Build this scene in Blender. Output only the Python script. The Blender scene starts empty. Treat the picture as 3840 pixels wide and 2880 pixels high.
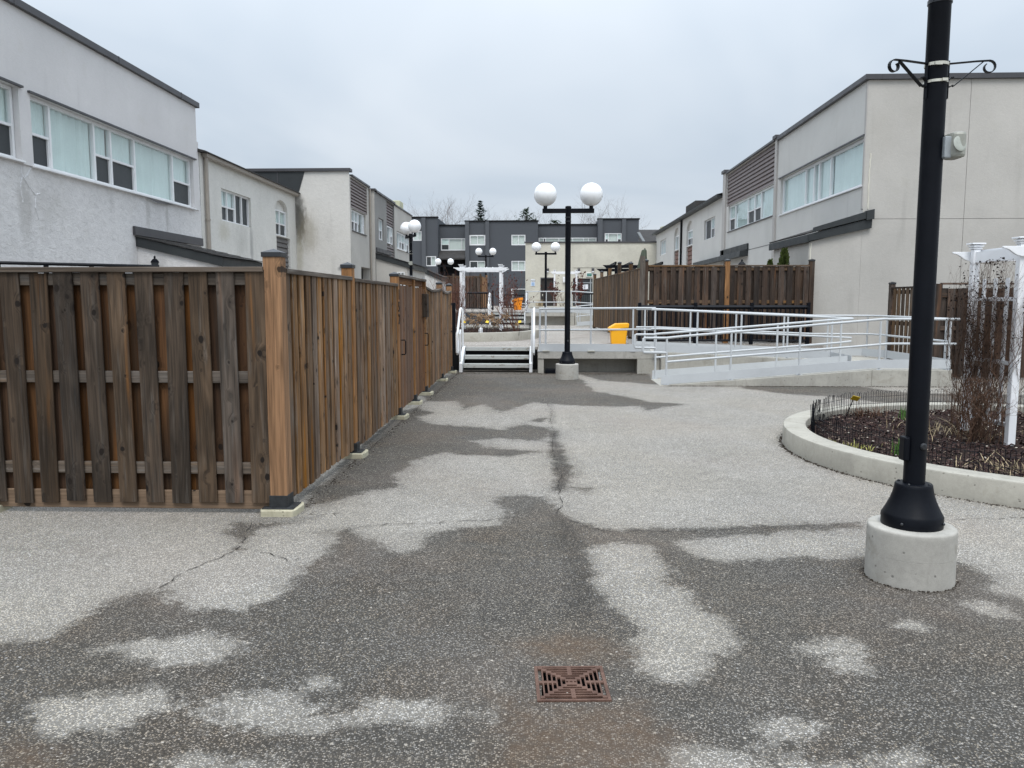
import bpy, math, random
import numpy as np
from mathutils import Vector, Matrix, Euler

random.seed(7)
S = bpy.context.scene
COL = S.collection
R = math.radians

# ------------------------------------------------------------------ camera
cam = bpy.data.cameras.new('camera')
cam.sensor_width = 36.0
cam.lens = 27.656
cam.clip_start = 0.05
cam.clip_end = 2000
camo = bpy.data.objects.new('camera', cam)
COL.objects.link(camo)
camo.location = (0, 0, 1.6)
camo.rotation_euler = (R(90 - 6.02), 0, R(2.155))
S.camera = camo

# ------------------------------------------------------------------ sky, sun, exposure (overcast)
SUN_EL, SUN_AZ = R(60), R(178)
world = bpy.data.worlds.new('World')
S.world = world
world.use_nodes = True
wt = world.node_tree
wt.nodes.clear()
def wn(t, **k):
    n = wt.nodes.new(t)
    for a, b in k.items():
        setattr(n, a, b)
    return n
w_out = wn('ShaderNodeOutputWorld')
w_bg = wn('ShaderNodeBackground')
w_bg.inputs['Strength'].default_value = 0.1
w_sky = wn('ShaderNodeTexSky', sky_type='NISHITA', sun_disc=False)
w_sky.sun_elevation = SUN_EL
w_sky.sun_rotation = SUN_AZ
w_sky.dust_density = 3.0
w_tc = wn('ShaderNodeTexCoord')
w_sep = wn('ShaderNodeSeparateXYZ')
wt.links.new(w_tc.outputs['Generated'], w_sep.inputs[0])
# overcast dome: brightness rises smoothly towards the zenith (as a real overcast sky does)
w_sq = wn('ShaderNodeMath', operation='MULTIPLY')
wt.links.new(w_sep.outputs['Z'], w_sq.inputs[0]); wt.links.new(w_sep.outputs['Z'], w_sq.inputs[1])
w_gr = wn('ShaderNodeMath', operation='MULTIPLY_ADD')
w_gr.inputs[1].default_value = 2.9; w_gr.inputs[2].default_value = 1.0
wt.links.new(w_sq.outputs[0], w_gr.inputs[0])
# cloud sheet: noise over direction flattened to a cloud plane
w_zc = wn('ShaderNodeMath', operation='ADD'); w_zc.inputs[1].default_value = 0.22
w_za = wn('ShaderNodeMath', operation='ABSOLUTE')
wt.links.new(w_sep.outputs['Z'], w_za.inputs[0]); wt.links.new(w_za.outputs[0], w_zc.inputs[0])
w_dx = wn('ShaderNodeMath', operation='DIVIDE'); w_dy = wn('ShaderNodeMath', operation='DIVIDE')
wt.links.new(w_sep.outputs['X'], w_dx.inputs[0]); wt.links.new(w_zc.outputs[0], w_dx.inputs[1])
wt.links.new(w_sep.outputs['Y'], w_dy.inputs[0]); wt.links.new(w_zc.outputs[0], w_dy.inputs[1])
w_cmb = wn('ShaderNodeCombineXYZ')
wt.links.new(w_dx.outputs[0], w_cmb.inputs[0]); wt.links.new(w_dy.outputs[0], w_cmb.inputs[1])
w_no = wn('ShaderNodeTexNoise'); w_no.inputs['Scale'].default_value = 0.85
w_no.inputs['Detail'].default_value = 4; w_no.inputs['Roughness'].default_value = 0.5
w_no.inputs['Distortion'].default_value = 0.5
wt.links.new(w_cmb.outputs[0], w_no.inputs['Vector'])
w_rp = wn('ShaderNodeValToRGB')
w_rp.color_ramp.elements[0].position = 0.33; w_rp.color_ramp.elements[0].color = (4.1, 4.75, 5.5, 1)
w_rp.color_ramp.elements[1].position = 0.70; w_rp.color_ramp.elements[1].color = (5.8, 6.25, 6.75, 1)
wt.links.new(w_no.outputs['Fac'], w_rp.inputs[0])
w_mul = wn('ShaderNodeVectorMath', operation='SCALE')
wt.links.new(w_rp.outputs[0], w_mul.inputs[0]); wt.links.new(w_gr.outputs[0], w_mul.inputs['Scale'])
w_mix = wn('ShaderNodeMix', data_type='RGBA')
w_mix.inputs['Factor'].default_value = 0.93
wt.links.new(w_sky.outputs[0], w_mix.inputs['A']); wt.links.new(w_mul.outputs[0], w_mix.inputs['B'])
wt.links.new(w_mix.outputs['Result'], w_bg.inputs['Color'])
wt.links.new(w_bg.outputs[0], w_out.inputs[0])

sun = bpy.data.lights.new('sun', 'SUN')
sun.energy = 1.5
sun.angle = R(25)
sun.color = (1.0, 0.965, 0.92)
suno = bpy.data.objects.new('sun', sun)
COL.objects.link(suno)
sd = Vector((math.cos(SUN_EL) * math.sin(SUN_AZ), math.cos(SUN_EL) * math.cos(SUN_AZ), math.sin(SUN_EL)))
suno.rotation_euler = sd.to_track_quat('Z', 'Y').to_euler()
suno.location = (0, -5, 30)

S.view_settings.view_transform = 'Standard'
S.view_settings.look = 'None'
S.view_settings.exposure = 0.35
S.view_settings.gamma = 1.0
S.view_settings.use_curve_mapping = False
S.render.engine = 'CYCLES'
S.cycles.use_denoising = True
S.cycles.max_bounces = 8

# ------------------------------------------------------------------ material tool
class NT:
    def __init__(s, name):
        s.m = bpy.data.materials.new(name); s.m.use_nodes = True
        s.t = s.m.node_tree; s.t.nodes.clear()
        s.out = s.t.nodes.new('ShaderNodeOutputMaterial')
    def n(s, t, **k):
        x = s.t.nodes.new(t)
        for a, b in k.items(): setattr(x, a, b)
        return x
    def put(s, sock, v):
        if v is None: return
        if hasattr(v, 'is_linked'): s.t.links.new(v, sock)
        elif isinstance(v, (tuple, list)):
            sock.default_value = tuple(v) + ((1,) if len(v) == 3 and sock.type == 'RGBA' else ())
        else: sock.default_value = v
    def obj(s): return s.n('ShaderNodeTexCoord').outputs['Object']
    def pos(s): return s.n('ShaderNodeNewGeometry').outputs['Position']
    def rnd(s): return s.n('ShaderNodeObjectInfo').outputs['Random']
    def mp(s, v, sc=(1, 1, 1), loc=(0, 0, 0), rot=(0, 0, 0)):
        x = s.n('ShaderNodeMapping'); s.put(x.inputs['Vector'], v)
        x.inputs['Scale'].default_value = sc; s.put(x.inputs['Location'], loc); x.inputs['Rotation'].default_value = rot
        return x.outputs[0]
    def noise(s, v, sc=5, det=4, ro=.55, dist=0):
        x = s.n('ShaderNodeTexNoise'); s.put(x.inputs['Vector'], v)
        x.inputs['Scale'].default_value = sc; x.inputs['Detail'].default_value = det
        x.inputs['Roughness'].default_value = ro; x.inputs['Distortion'].default_value = dist
        return x.outputs['Fac']
    def vor(s, v, sc=5, feat='F1', rand=1):
        x = s.n('ShaderNodeTexVoronoi', feature=feat); s.put(x.inputs['Vector'], v)
        x.inputs['Scale'].default_value = sc; x.inputs['Randomness'].default_value = rand
        return x
    def math(s, op, a, b=None, c=None, clamp=False):
        x = s.n('ShaderNodeMath', operation=op); x.use_clamp = clamp
        s.put(x.inputs[0], a); s.put(x.inputs[1], b); s.put(x.inputs[2], c)
        return x.outputs[0]
    def vmath(s, op, a, b=None, sc=None):
        x = s.n('ShaderNodeVectorMath', operation=op)
        s.put(x.inputs[0], a); s.put(x.inputs[1], b)
        if sc is not None: s.put(x.inputs['Scale'], sc)
        return x.outputs[1] if op in ('LENGTH', 'DISTANCE') else x.outputs[0]
    def mr(s, v, a, b, c=0, d=1, smooth=True):
        x = s.n('ShaderNodeMapRange'); x.clamp = True
        if smooth: x.interpolation_type = 'SMOOTHSTEP'
        s.put(x.inputs['Value'], v)
        for i, q in zip(('From Min', 'From Max', 'To Min', 'To Max'), (a, b, c, d)): x.inputs[i].default_value = q
        return x.outputs[0]
    def mix(s, f, a, b, mode='MIX'):
        x = s.n('ShaderNodeMix', data_type='RGBA'); x.blend_type = mode
        s.put(x.inputs['Factor'], f); s.put(x.inputs['A'], a); s.put(x.inputs['B'], b)
        return x.outputs['Result']
    def sep(s, v):
        x = s.n('ShaderNodeSeparateXYZ'); s.put(x.inputs[0], v); return x.outputs
    def cmb(s, a, b, c):
        x = s.n('ShaderNodeCombineXYZ')
        for i, q in enumerate((a, b, c)): s.put(x.inputs[i], q)
        return x.outputs[0]
    def hsv(s, col, v=1.0, sat=1.0, h=.5):
        x = s.n('ShaderNodeHueSaturation'); s.put(x.inputs['Color'], col)
        s.put(x.inputs['Value'], v); s.put(x.inputs['Saturation'], sat); s.put(x.inputs['Hue'], h)
        return x.outputs[0]
    def bump(s, h, st=.3, d=.01, nrm=None):
        x = s.n('ShaderNodeBump'); s.put(x.inputs['Height'], h)
        x.inputs['Strength'].default_value = st; x.inputs['Distance'].default_value = d
        s.put(x.inputs['Normal'], nrm)
        return x.outputs[0]
    def bsdf(s, col, rough=.7, nrm=None, spec=.4, metal=0, **k):
        x = s.n('ShaderNodeBsdfPrincipled')
        s.put(x.inputs['Base Color'], col); s.put(x.inputs['Roughness'], rough)
        s.put(x.inputs['Normal'], nrm); s.put(x.inputs['Specular IOR Level'], spec); s.put(x.inputs['Metallic'], metal)
        for a, b in k.items(): s.put(x.inputs[a], b)
        s.t.links.new(x.outputs[0], s.out.inputs[0])
        return s.m

M = {}
def paint(name, col, rough=.45, var=.12, spec=.4, bump=.05, sc=3.0, metal=0):
    t = NT(name); p = t.pos()
    n = t.noise(p, sc, 5, .6)
    n2 = t.noise(p, sc * 14, 3, .6)
    c = t.hsv(col, t.math('ADD', t.mr(n, .25, .75, 1 - var, 1 + var, False), t.mr(n2, .3, .7, -var * .4, var * .4, False)))
    M[name] = t.bsdf(c, t.mr(n, .3, .7, rough - .07, rough + .1), t.bump(n2, bump, .004), spec, metal)
    return M[name]

def make_wood(name, ca, cb, bright=(.75, 1.25), knots=.5, orange=None, orange_amt=0., grain=.55, rough=.75, grey=None, sat=(.72, 1.12), kdark=.92):
    t = NT(name)
    o = t.obj(); r = t.rnd()
    off = t.cmb(t.math('MULTIPLY', r, 37.3), t.math('MULTIPLY', r, 91.7), t.math('MULTIPLY', r, 53.1))
    p = t.vmath('ADD', o, off)
    # knots
    x, y, z = t.sep(p)[0:3]
    kv = t.cmb(t.math('MULTIPLY', x, 10.0), 0.0, t.math('MULTIPLY', z, 7.5))
    wob = t.noise(p, 14, 2)
    kvv = t.vmath('ADD', kv, t.cmb(t.math('MULTIPLY', wob, .12), 0.0, t.math('MULTIPLY', wob, .25)))
    v = t.vor(kvv, 1.0)
    kc = t.sep(v.outputs['Color'])
    kd = v.outputs['Distance']
    sel = t.mr(kc[0], 1 - knots, 1 - knots + .02, 0, 1)
    ksz = t.mr(t.math('POWER', kc[1], 2.0), 0, 1, .07, .22, False)
    kq = t.math('DIVIDE', kd, ksz)
    core = t.math('MULTIPLY', t.mr(kq, .75, 1.05, 1, 0), sel)
    halo = t.math('MULTIPLY', t.mr(kq, .9, 3.2, 1, 0), sel)
    # grain pushed aside round the knots
    gx = t.math('ADD', t.math('MULTIPLY', x, 55.0), t.math('MULTIPLY', halo, 2.2))
    g = t.noise(t.cmb(gx, t.math('MULTIPLY', y, 55.0), t.math('MULTIPLY', z, 1.6)), 1.0, 6, .62, .3)
    cath = t.noise(t.cmb(t.math('MULTIPLY', x, 7.0), t.math('MULTIPLY', y, 7.0), t.math('MULTIPLY', z, .55)), 1.0, 2, .5, .2)
    ring = t.math('SINE', t.math('ADD', t.math('MULTIPLY', cath, 70.0), t.math('MULTIPLY', halo, 5.0)))
    lv = t.noise(t.cmb(t.math('MULTIPLY', x, 5.0), t.math('MULTIPLY', y, 5.0), t.math('MULTIPLY', z, 1.3)), 1.0, 3, .5)
    c = t.mix(t.mr(lv, .32, .68), ca, cb)
    if grey is not None:
        gn = t.noise(t.cmb(t.math('MULTIPLY', x, 30.0), t.math('MULTIPLY', y, 30.0), t.math('MULTIPLY', z, 2.2)), 1.0, 5, .6)
        c = t.mix(t.mr(gn, .5, .72, 0, .8), c, grey)
    if orange is not None:
        on = t.noise(t.cmb(t.math('MULTIPLY', x, 9.0), t.math('MULTIPLY', y, 9.0), t.math('MULTIPLY', z, .5)), 1.0, 3, .55)
        c = t.mix(t.mr(on, .62 - orange_amt * .4, .75 - orange_amt * .3, 0, .85), c, orange)
    gv = t.math('ADD', t.mr(g, .3, .72, 1 - grain * .6, 1 + grain * .6, False), t.math('MULTIPLY', ring, .10 * grain * 1.6))
    c = t.hsv(c, t.math('MULTIPLY', gv, t.mr(t.math('FRACT', t.math('MULTIPLY', r, 17.7)), 0, 1, bright[0], bright[1], False)),
              t.mr(t.math('FRACT', t.math('MULTIPLY', r, 71.3)), 0, 1, sat[0], sat[1], False))
    c = t.mix(t.math('MULTIPLY', halo, .45), c, t.hsv(c, .6))
    c = t.mix(t.math('MULTIPLY', core, kdark), c, (.012, .008, .006))
    crack = t.mr(t.noise(t.cmb(t.math('MULTIPLY', x, 90.0), t.math('MULTIPLY', y, 90.0), t.math('MULTIPLY', z, 1.1)), 1.0, 3, .5), .30, .36, .55, 0)
    c = t.mix(crack, c, (.02, .015, .012))
    h = t.math('SUBTRACT', t.math('ADD', g, t.math('MULTIPLY', ring, .12)), t.math('MULTIPLY', crack, .8))
    M[name] = t.bsdf(c, rough, t.bump(h, .5, .004), .25)

make_wood('wood_weathered', (.037, .026, .0175), (.074, .051, .034), (.6, 1.35), .8, (.115, .055, .021), .14, .85, grey=(.078, .065, .054), sat=(.65, 1.15), kdark=1.0)
make_wood('wood_inner', (.075, .031, .010), (.115, .05, .015), (.3, 1.3), .5, (.04, .023, .012), .3, .65, sat=(.7, 1.05))
make_wood('wood_grey_tan', (.15, .094, .058), (.245, .16, .100), (.58, 1.3), .6, (.28, .135, .05), .22, .85, grey=(.24, .205, .172), sat=(.8, 1.3))
make_wood('wood_post', (.215, .100, .032), (.29, .142, .05), (.88, 1.12), .48, (.235, .112, .04), .3, .75, sat=(.82, .98), kdark=.85)
make_wood('wood_rail', (.085, .067, .052), (.125, .1, .08), (.75, 1.25), .35, (.2, .12, .06), .05, .65, grey=(.15, .135, .12), sat=(.8, 1.1))
make_wood('wood_gate', (.12, .056, .028), (.16, .083, .042), (.65, 1.2), .5, (.22, .105, .04), .25, .6, grey=(.13, .11, .095))
make_wood('wood_dark', (.042, .028, .021), (.072, .047, .033), (.5, 1.45), .5, (.13, .06, .026), .12, .7, grey=(.08, .07, .062))
make_wood('wood_mid', (.078, .048, .028), (.125, .077, .042), (.5, 1.4), .45, (.24, .125, .045), .24, .65, grey=(.11, .096, .082))

paint('black_paint', (.003, .004, .007), .42, .25, .16, .08, 5)
paint('black_cap', (.02, .022, .026), .3, .2, .5, .05)
paint('rail_paint', (.48, .50, .515), .4, .05, .4, .05)
paint('white_vinyl', (.82, .83, .85), .35, .03, .4, .03)
paint('window_white', (.74, .75, .76), .38, .05, .4, .03)
paint('trim_dark', (.058, .057, .062), .42, .12, .4, .05)
paint('fascia_dark', (.03, .034, .036), .5, .18, .35, .08)
paint('siding_brown', (.17, .14, .135), .55, .1, .3, .05)
paint('siding_grey', (.135, .13, .13), .55, .1, .3, .05)
paint('siding_red', (.15, .075, .055), .55, .15, .3, .05)
paint('gutter_tan', (.3, .27, .235), .5, .1, .4, .05)
paint('pier_grey', (.42, .4, .38), .6, .07, .3, .1)
paint('dark_wall', (.072, .078, .088), .75, .07, .25, .25, 1.5)
paint('dark_wall_pillar', (.085, .091, .101), .75, .06, .25, .2, 1.5)
paint('yellow_plastic', (.87, .41, .012), .4, .04, .4, .06)
paint('orange_plastic', (.85, .27, .01), .42, .05, .4, .06)
paint('yellow_tag', (.75, .52, .02), .45, .06, .4, .1)
paint('band_steel', (.62, .6, .52), .35, .2, .5, .1, 30, .6)
paint('bin_grey', (.29, .295, .26), .45, .12, .4, .08, 12)
paint('box_grey', (.3, .325, .34), .45, .1, .4, .08, 12)
paint('screen_dark', (.042, .047, .05), .4, .2, .3, .02)
paint('interior_dark', (.012, .012, .013), .8, .2, .1, .02)
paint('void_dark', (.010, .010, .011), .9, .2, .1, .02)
paint('curtain', (.66, .72, .70), .85, .06, .1, .02, 2)
paint('blind', (.62, .63, .6), .8, .06, .1, .02, 2)
paint('umbrella_green', (.085, .1, .075), .8, .25, .2, .2, 6)
paint('sign_white', (.75, .78, .82), .5, .05, .3, .02)
paint('sign_blue', (.3, .42, .6), .5, .05, .3, .02)
paint('exit_green', (.02, .16, .08), .4, .05, .4, .02)
paint('door_brown', (.028, .024, .022), .5, .2, .3, .05)
paint('twig', (.105, .062, .042), .85, .3, .15, .2, 20)
paint('twig_mid', (.075, .048, .035), .85, .3, .15, .2, 20)
paint('twig_dark', (.045, .032, .026), .85, .3, .15, .2, 20)
paint('twig_red', (.13, .062, .045), .85, .3, .15, .2, 20)
paint('seed_head', (.018, .014, .014), .9, .4, .1, .2, 60)
paint('dry_flower', (.36, .25, .16), .9, .35, .1, .2, 40)
paint('red_leaf', (.085, .022, .018), .8, .5, .2, .2, 30)
paint('shoot_green', (.07, .17, .03), .55, .3, .3, .1, 30)
paint('shoot_yellow', (.34, .33, .1), .6, .3, .3, .1, 30)
paint('cedar', (.055, .075, .018), .8, .5, .2, .2, 14)
paint('spruce', (.018, .035, .026), .8, .5, .2, .2, 6)
paint('pine', (.025, .042, .02), .8, .5, .2, .2, 6)
paint('bark', (.19, .17, .165), .9, .2, .1, .2, 6)
paint('dry_straw', (.34, .27, .17), .85, .3, .15, .2, 30)
paint('pale_chip', (.55, .5, .43), .8, .3, .2, .1, 40)
paint('cream_block', (.5, .5, .36), .8, .1, .2, .1)
paint('white_stucco_flat', (.6, .6, .59), .85, .05, .2, .1)

def make_globe():
    t = NT('globe_white')
    p = t.obj()
    n = t.noise(p, 9, 4)
    c = t.hsv((.86, .87, .88), t.mr(n, .3, .7, .97, 1.02))
    M['globe_white'] = t.bsdf(c, .22, None, .45, 0, **{'Subsurface Weight': .25, 'Subsurface Radius': (.1, .1, .1)})
make_globe()

def make_glass():
    t = NT('window_glass')
    lw = t.n('ShaderNodeLayerWeight'); lw.inputs['Blend'].default_value = .5
    f = t.math('MULTIPLY_ADD', t.math('POWER', lw.outputs['Facing'], 3.5), .8, .07, True)
    tr = t.n('ShaderNodeBsdfTransparent'); tr.inputs[0].default_value = (.93, .98, .97, 1)
    gl = t.n('ShaderNodeBsdfGlossy'); gl.inputs['Roughness'].default_value = .03; gl.inputs[0].default_value = (.9, .97, 1, 1)
    p = t.pos()
    t.put(gl.inputs['Normal'], t.bump(t.noise(p, 1.3, 2), .12, .02))
    ms = t.n('ShaderNodeMixShader'); t.put(ms.inputs[0], f)
    t.t.links.new(tr.outputs[0], ms.inputs[1]); t.t.links.new(gl.outputs[0], ms.inputs[2])
    t.t.links.new(ms.outputs[0], t.out.inputs[0])
    M['window_glass'] = t.m
make_glass()

def make_stucco(name, col, streak=.3, rough_tex=.6, scale=1.0, stain=None, mott=.07, patch=0):
    t = NT(name); p = t.pos()
    x, y, z = t.sep(p)[0:3]
    big = t.noise(p, .7, 5, .55, .4)
    mid = t.noise(t.mp(p, (1, 1, 1.6)), 9 * scale, 6, .65, .8)
    fine = t.noise(p, 55 * scale, 5, .7)
    hz = t.math('ADD', x, y)
    st = t.noise(t.cmb(t.math('MULTIPLY', hz, 2.6), 0.0, t.math('MULTIPLY', z, .22)), 1.0, 5, .6, .2)
    st2 = t.noise(t.cmb(t.math('MULTIPLY', hz, .8), 0.0, t.math('MULTIPLY', z, .5)), 1.0, 3, .5)
    stm = t.math('MULTIPLY', t.mr(st, .52, .75), t.mr(st2, .42, .68))
    c = t.hsv(col, t.math('ADD', t.mr(big, .25, .75, 1 - mott, 1 + mott, False),
              t.math('ADD', t.mr(mid, .3, .7, -.07 * rough_tex, .07 * rough_tex, False), t.mr(fine, .3, .7, -.04, .04, False))))
    c = t.mix(t.math('MULTIPLY', stm, streak), c, t.hsv(c, .5, 1.15))
    wn_ = t.noise(p, 2.3, 4, .6)
    c = t.mix(t.math('MULTIPLY', t.mr(wn_, .56, .7), .12), c, (col[0] * .8, col[1] * .78, col[2] * .68))
    if patch:
        pv = t.vor(t.mp(p, (1, 1, 1)), 1.6, 'DISTANCE_TO_EDGE')
        pe = t.mr(t.math('ADD', pv.outputs['Distance'], t.math('MULTIPLY', mid, .05)), .04, .07, 1, 0)
        pn = t.mr(t.noise(p, .5, 2), .48, .56)
        c = t.mix(t.math('MULTIPLY', t.math('MULTIPLY', pe, pn), patch), c, (.62, .6, .5))
    if stain:
        for (cx, cz, rx, rz, am, sc) in stain:
            d = t.vmath('LENGTH', t.cmb(t.math('DIVIDE', t.math('SUBTRACT', hz, cx), rx), 0.0, t.math('DIVIDE', t.math('SUBTRACT', z, cz), rz)))
            dn = t.math('ADD', d, t.math('MULTIPLY_ADD', t.noise(t.mp(p, (2, 2, .7)), 3.0, 5, .7), 1.4, -.7))
            c = t.mix(t.mr(dn, .25, 1.1, am, 0), c, sc)
    h = t.math('ADD', t.math('MULTIPLY', mid, .7), t.math('MULTIPLY', fine, .45))
    M[name] = t.bsdf(c, .88, t.bump(h, .55 * rough_tex, .025), .2)

make_stucco('stucco_rough', (.65, .64, .635), .42, 1.6, .8, [(-8.72 + 13.2, 3.2, .25, .7, .5, (.36, .35, .33)), (-8.72 + 13.9, 3.3, .8, .5, .25, (.4, .39, .37)), (-8.72 + 17.4, 3.5, .12, .5, .4, (.36, .35, .33)), (-8.72 + 18.3, 3.5, .1, .45, .5, (.33, .32, .3))])
make_stucco('stucco_smooth', (.61, .60, .60), .25, .35, 1.6)
make_stucco('stucco_cream', (.62, .61, .575), .45, .9, 1.0, [(-8.72 + 23.65, 3.3, .18, .7, .55, (.2, .2, .2)), (-8.72 + 21.6, 3.5, .5, .35, .35, (.33, .3, .2)), (-8.72 + 22.9, 3.3, .6, .6, .3, (.3, .3, .28))])
make_stucco('stucco_b', (.56, .545, .515), .3, .8, .8, [(28.02 - 8.6, 4.5, .32, 1.1, .85, (.07, .066, .055)), (28.02 - 8.3, 4.0, .45, .9, .45, (.22, .19, .13)), (28.02 - 8.62, 3.2, .18, 1.0, .4, (.3, .27, .17)), (28.02 - 7.15, 2.75, .14, .12, .9, (.2, .2, .2)), (28.02 - 7.03, 2.6, .08, .12, .9, (.2, .2, .2))])
make_stucco('stucco_dark', (.26, .255, .245), .4, .6, 1.0)
make_stucco('stucco_right', (.455, .438, .408), .35, .45, 1.3, [(28.8, 5.7, .5, .7, .22, (.36, .34, .30)), (29.6, 6.2, .4, .5, .15, (.37, .35, .31)), (30.2, 4.3, .6, .35, .15, (.37, .35, .32)), (27.3, .9, .6, .9, .4, (.30, .28, .25))], .1)
make_stucco('stucco_panel', (.56, .55, .525), .3, .25, 1.5)
make_stucco('stucco_beige', (.53, .51, .44), .5, .9, .8, None, .14, .22)

def make_concrete(name, col, dirt=.4):
    t = NT(name); p = t.pos()
    x, y, z = t.sep(p)[0:3]
    a = t.noise(p, 2.2, 6, .6, .3); b = t.noise(p, 26, 5, .65); f = t.noise(p, 160, 3, .6)
    hz = t.math('ADD', x, t.math('MULTIPLY', y, .8))
    st = t.noise(t.cmb(t.math('MULTIPLY', hz, 9.0), 0.0, t.math('MULTIPLY', z, 1.2)), 1.0, 4, .6)
    c = t.hsv(col, t.math('ADD', t.mr(a, .25, .75, .82, 1.16, False), t.math('ADD', t.mr(b, .3, .7, -.07, .07, False), t.mr(f, .3, .7, -.06, .06, False))))
    c = t.mix(t.math('MULTIPLY', t.mr(st, .5, .75), dirt), c, t.hsv(c, .62, 1.1))
    dn = t.noise(p, 3.4, 6, .65, .6)
    c = t.mix(t.math('MULTIPLY', t.mr(dn, .54, .66), dirt * .7), c, (col[0] * .55, col[1] * .52, col[2] * .45))
    pv = t.vor(t.vmath('ADD', p, t.cmb(t.math('MULTIPLY', b, .03), 0.0, t.math('MULTIPLY', f, .01))), 30)
    pit = t.math('MULTIPLY', t.mr(pv.outputs['Distance'], .1, .32, 1, 0), t.mr(t.sep(pv.outputs['Color'])[0], .86, .88))
    c = t.mix(t.math('MULTIPLY', pit, .7), c, t.hsv(c, .3))
    M[name] = t.bsdf(c, .85, t.bump(t.math('SUBTRACT', t.math('ADD', t.math('MULTIPLY', b, .5), t.math('MULTIPLY', f, .3)), pit), .35, .008), .25)
make_concrete('concrete', (.38, .365, .325), .4)
make_concrete('concrete_pale', (.40, .385, .35), .55)
make_concrete('concrete_curb', (.37, .352, .305), .4)
make_concrete('concrete_mossy', (.45, .42, .31), .6)

def make_asphalt(name, dry, attr=True, warm=0.):
    t = NT(name); p = t.pos()
    # exposed aggregate: a tight mosaic of small stones with a few larger pale ones
    va = t.vor(p, 130); vb = t.vor(p, 70)
    ca, cb = (t.sep(q.outputs['Color']) for q in (va, vb))
    sa = t.mr(va.outputs['Distance'], .34, .62, 1, 0)
    sb = t.math('MULTIPLY', t.mr(vb.outputs['Distance'], .26, .42, 1, 0), t.mr(cb[1], .55, .6))
    big = t.noise(p, .9, 5, .6); med = t.noise(p, 6, 5, .65)
    tone = t.math('POWER', ca[0], 1.25)
    stone_dry = t.hsv(dry, t.mr(tone, 0, 1, .36, 1.62, False), t.mr(ca[2], 0, 1, .3, 1.9, False))
    stone_dry = t.mix(t.math('MULTIPLY', sb, .75), stone_dry, t.hsv(dry, t.mr(cb[0], 0, 1, .55, 1.6, False), t.mr(cb[2], 0, 1, .4, 1.8, False)))
    col_dry = t.mix(sa, t.hsv(dry, .5), stone_dry)
    wetc = (.106, .097, .085)
    stone_wet = t.hsv(wetc, t.mr(t.math('POWER', ca[0], 2.2), 0, 1, .22, 2.6, False), t.mr(ca[2], 0, 1, .4, 1.8, False))
    stone_wet = t.mix(t.math('MULTIPLY', sb, .8), stone_wet, t.hsv(wetc, t.mr(cb[0], 0, 1, .35, 2.6, False), t.mr(cb[2], 0, 1, .4, 1.6, False)))
    col_wet = t.mix(sa, (.032, .029, .025), stone_wet)
    if attr:
        at = t.n('ShaderNodeAttribute'); at.attribute_name = 'wetness'
        w = at.outputs['Fac']
        nn = t.math('ADD', t.mr(t.noise(p, 3.0, 7, .7, .6), .2, .8, -.62, .62, False), t.mr(t.noise(p, 24, 4, .7), .25, .75, -.2, .2, False))
        wm = t.mr(t.math('ADD', w, nn), -.17, .27)
        wm2 = t.mr(t.math('ADD', w, nn), -.95, .3)
        wet = t.math('ADD', t.math('MULTIPLY', wm, .64), t.math('MULTIPLY', wm2, .24))
        wet = t.math('MULTIPLY', wet, t.mr(big, .3, .7, .9, 1.08, False))
        ar = t.n('ShaderNodeAttribute'); ar.attribute_name = 'rust'
        rn = t.math('ADD', ar.outputs['Fac'], t.mr(t.noise(p, 4, 6, .7), .2, .8, -.5, .5, False))
        as_ = t.n('ShaderNodeAttribute'); as_.attribute_name = 'stain'
        stain = t.math('MULTIPLY', t.mr(t.math('ADD', as_.outputs['Fac'], t.mr(t.noise(p, 5, 6, .7), .2, .8, -.5, .5, False)), -.3, .6), .45)
        rust = t.math('MULTIPLY', t.mr(rn, -.2, .75), t.mr(t.noise(p, 14, 5, .7), .3, .7, .3, .8))
    else:
        wet = t.math('MULTIPLY', t.mr(t.noise(t.mp(p, (.8, 2.2, 1)), .9, 6, .65, .4), .53, .66), .4)
        rust = None
    brn = t.mr(t.noise(p, 1.3, 5, .65, .5), .42, .68, 0, .55)
    col_wet = t.mix(brn, col_wet, t.mix(1.0, col_wet, (1.18, .98, .80), 'MULTIPLY'))
    vc = t.vor(p, 37); cc3 = t.sep(vc.outputs['Color'])
    sc_ = t.math('MULTIPLY', t.mr(vc.outputs['Distance'], .16, .3, 1, 0), t.mr(cc3[0], .87, .9))
    c = t.mix(wet, col_dry, col_wet)
    c = t.mix(t.math('MULTIPLY', sc_, .75), c, t.hsv((.40, .375, .34), t.mr(cc3[1], 0, 1, .45, 1.35, False), t.mr(cc3[2], 0, 1, .3, 1.8, False)))
    c = t.hsv(c, t.math('ADD', t.mr(big, .25, .75, .9, 1.1, False), t.mr(med, .3, .7, -.09, .09, False)))
    pale = t.mr(t.noise(p, 1.7, 5, .65, .8), .5, .72, 0, .3)
    c = t.mix(pale, c, t.hsv(c, 1.28, .9))
    dk = t.mr(t.noise(p, 2.6, 6, .7, 1.2), .58, .72, 0, .35)
    c = t.mix(dk, c, t.hsv(c, .68))
    tint = t.noise(p, .55, 3, .5)
    c = t.mix(t.mr(tint, .45, .7, 0, .14), c, (.26, .205, .17))
    if rust is not None:
        c = t.mix(stain, c, t.hsv(c, .45))
        c = t.mix(rust, c, t.hsv(t.mix(.6, c, (.15, .105, .075)), .8, 1.25))
    h = t.math('ADD', t.math('MULTIPLY', va.outputs['Distance'], -1.0), t.math('MULTIPLY', sb, .4))
    rg = t.math('SUBTRACT', .92, t.math('MULTIPLY', wet, .17))
    M[name] = t.bsdf(c, rg, t.bump(h, .5, .006), .16)
make_asphalt('asphalt', (.375, .352, .315))
make_asphalt('asphalt_terrace', (.47, .437, .40), False)

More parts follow.
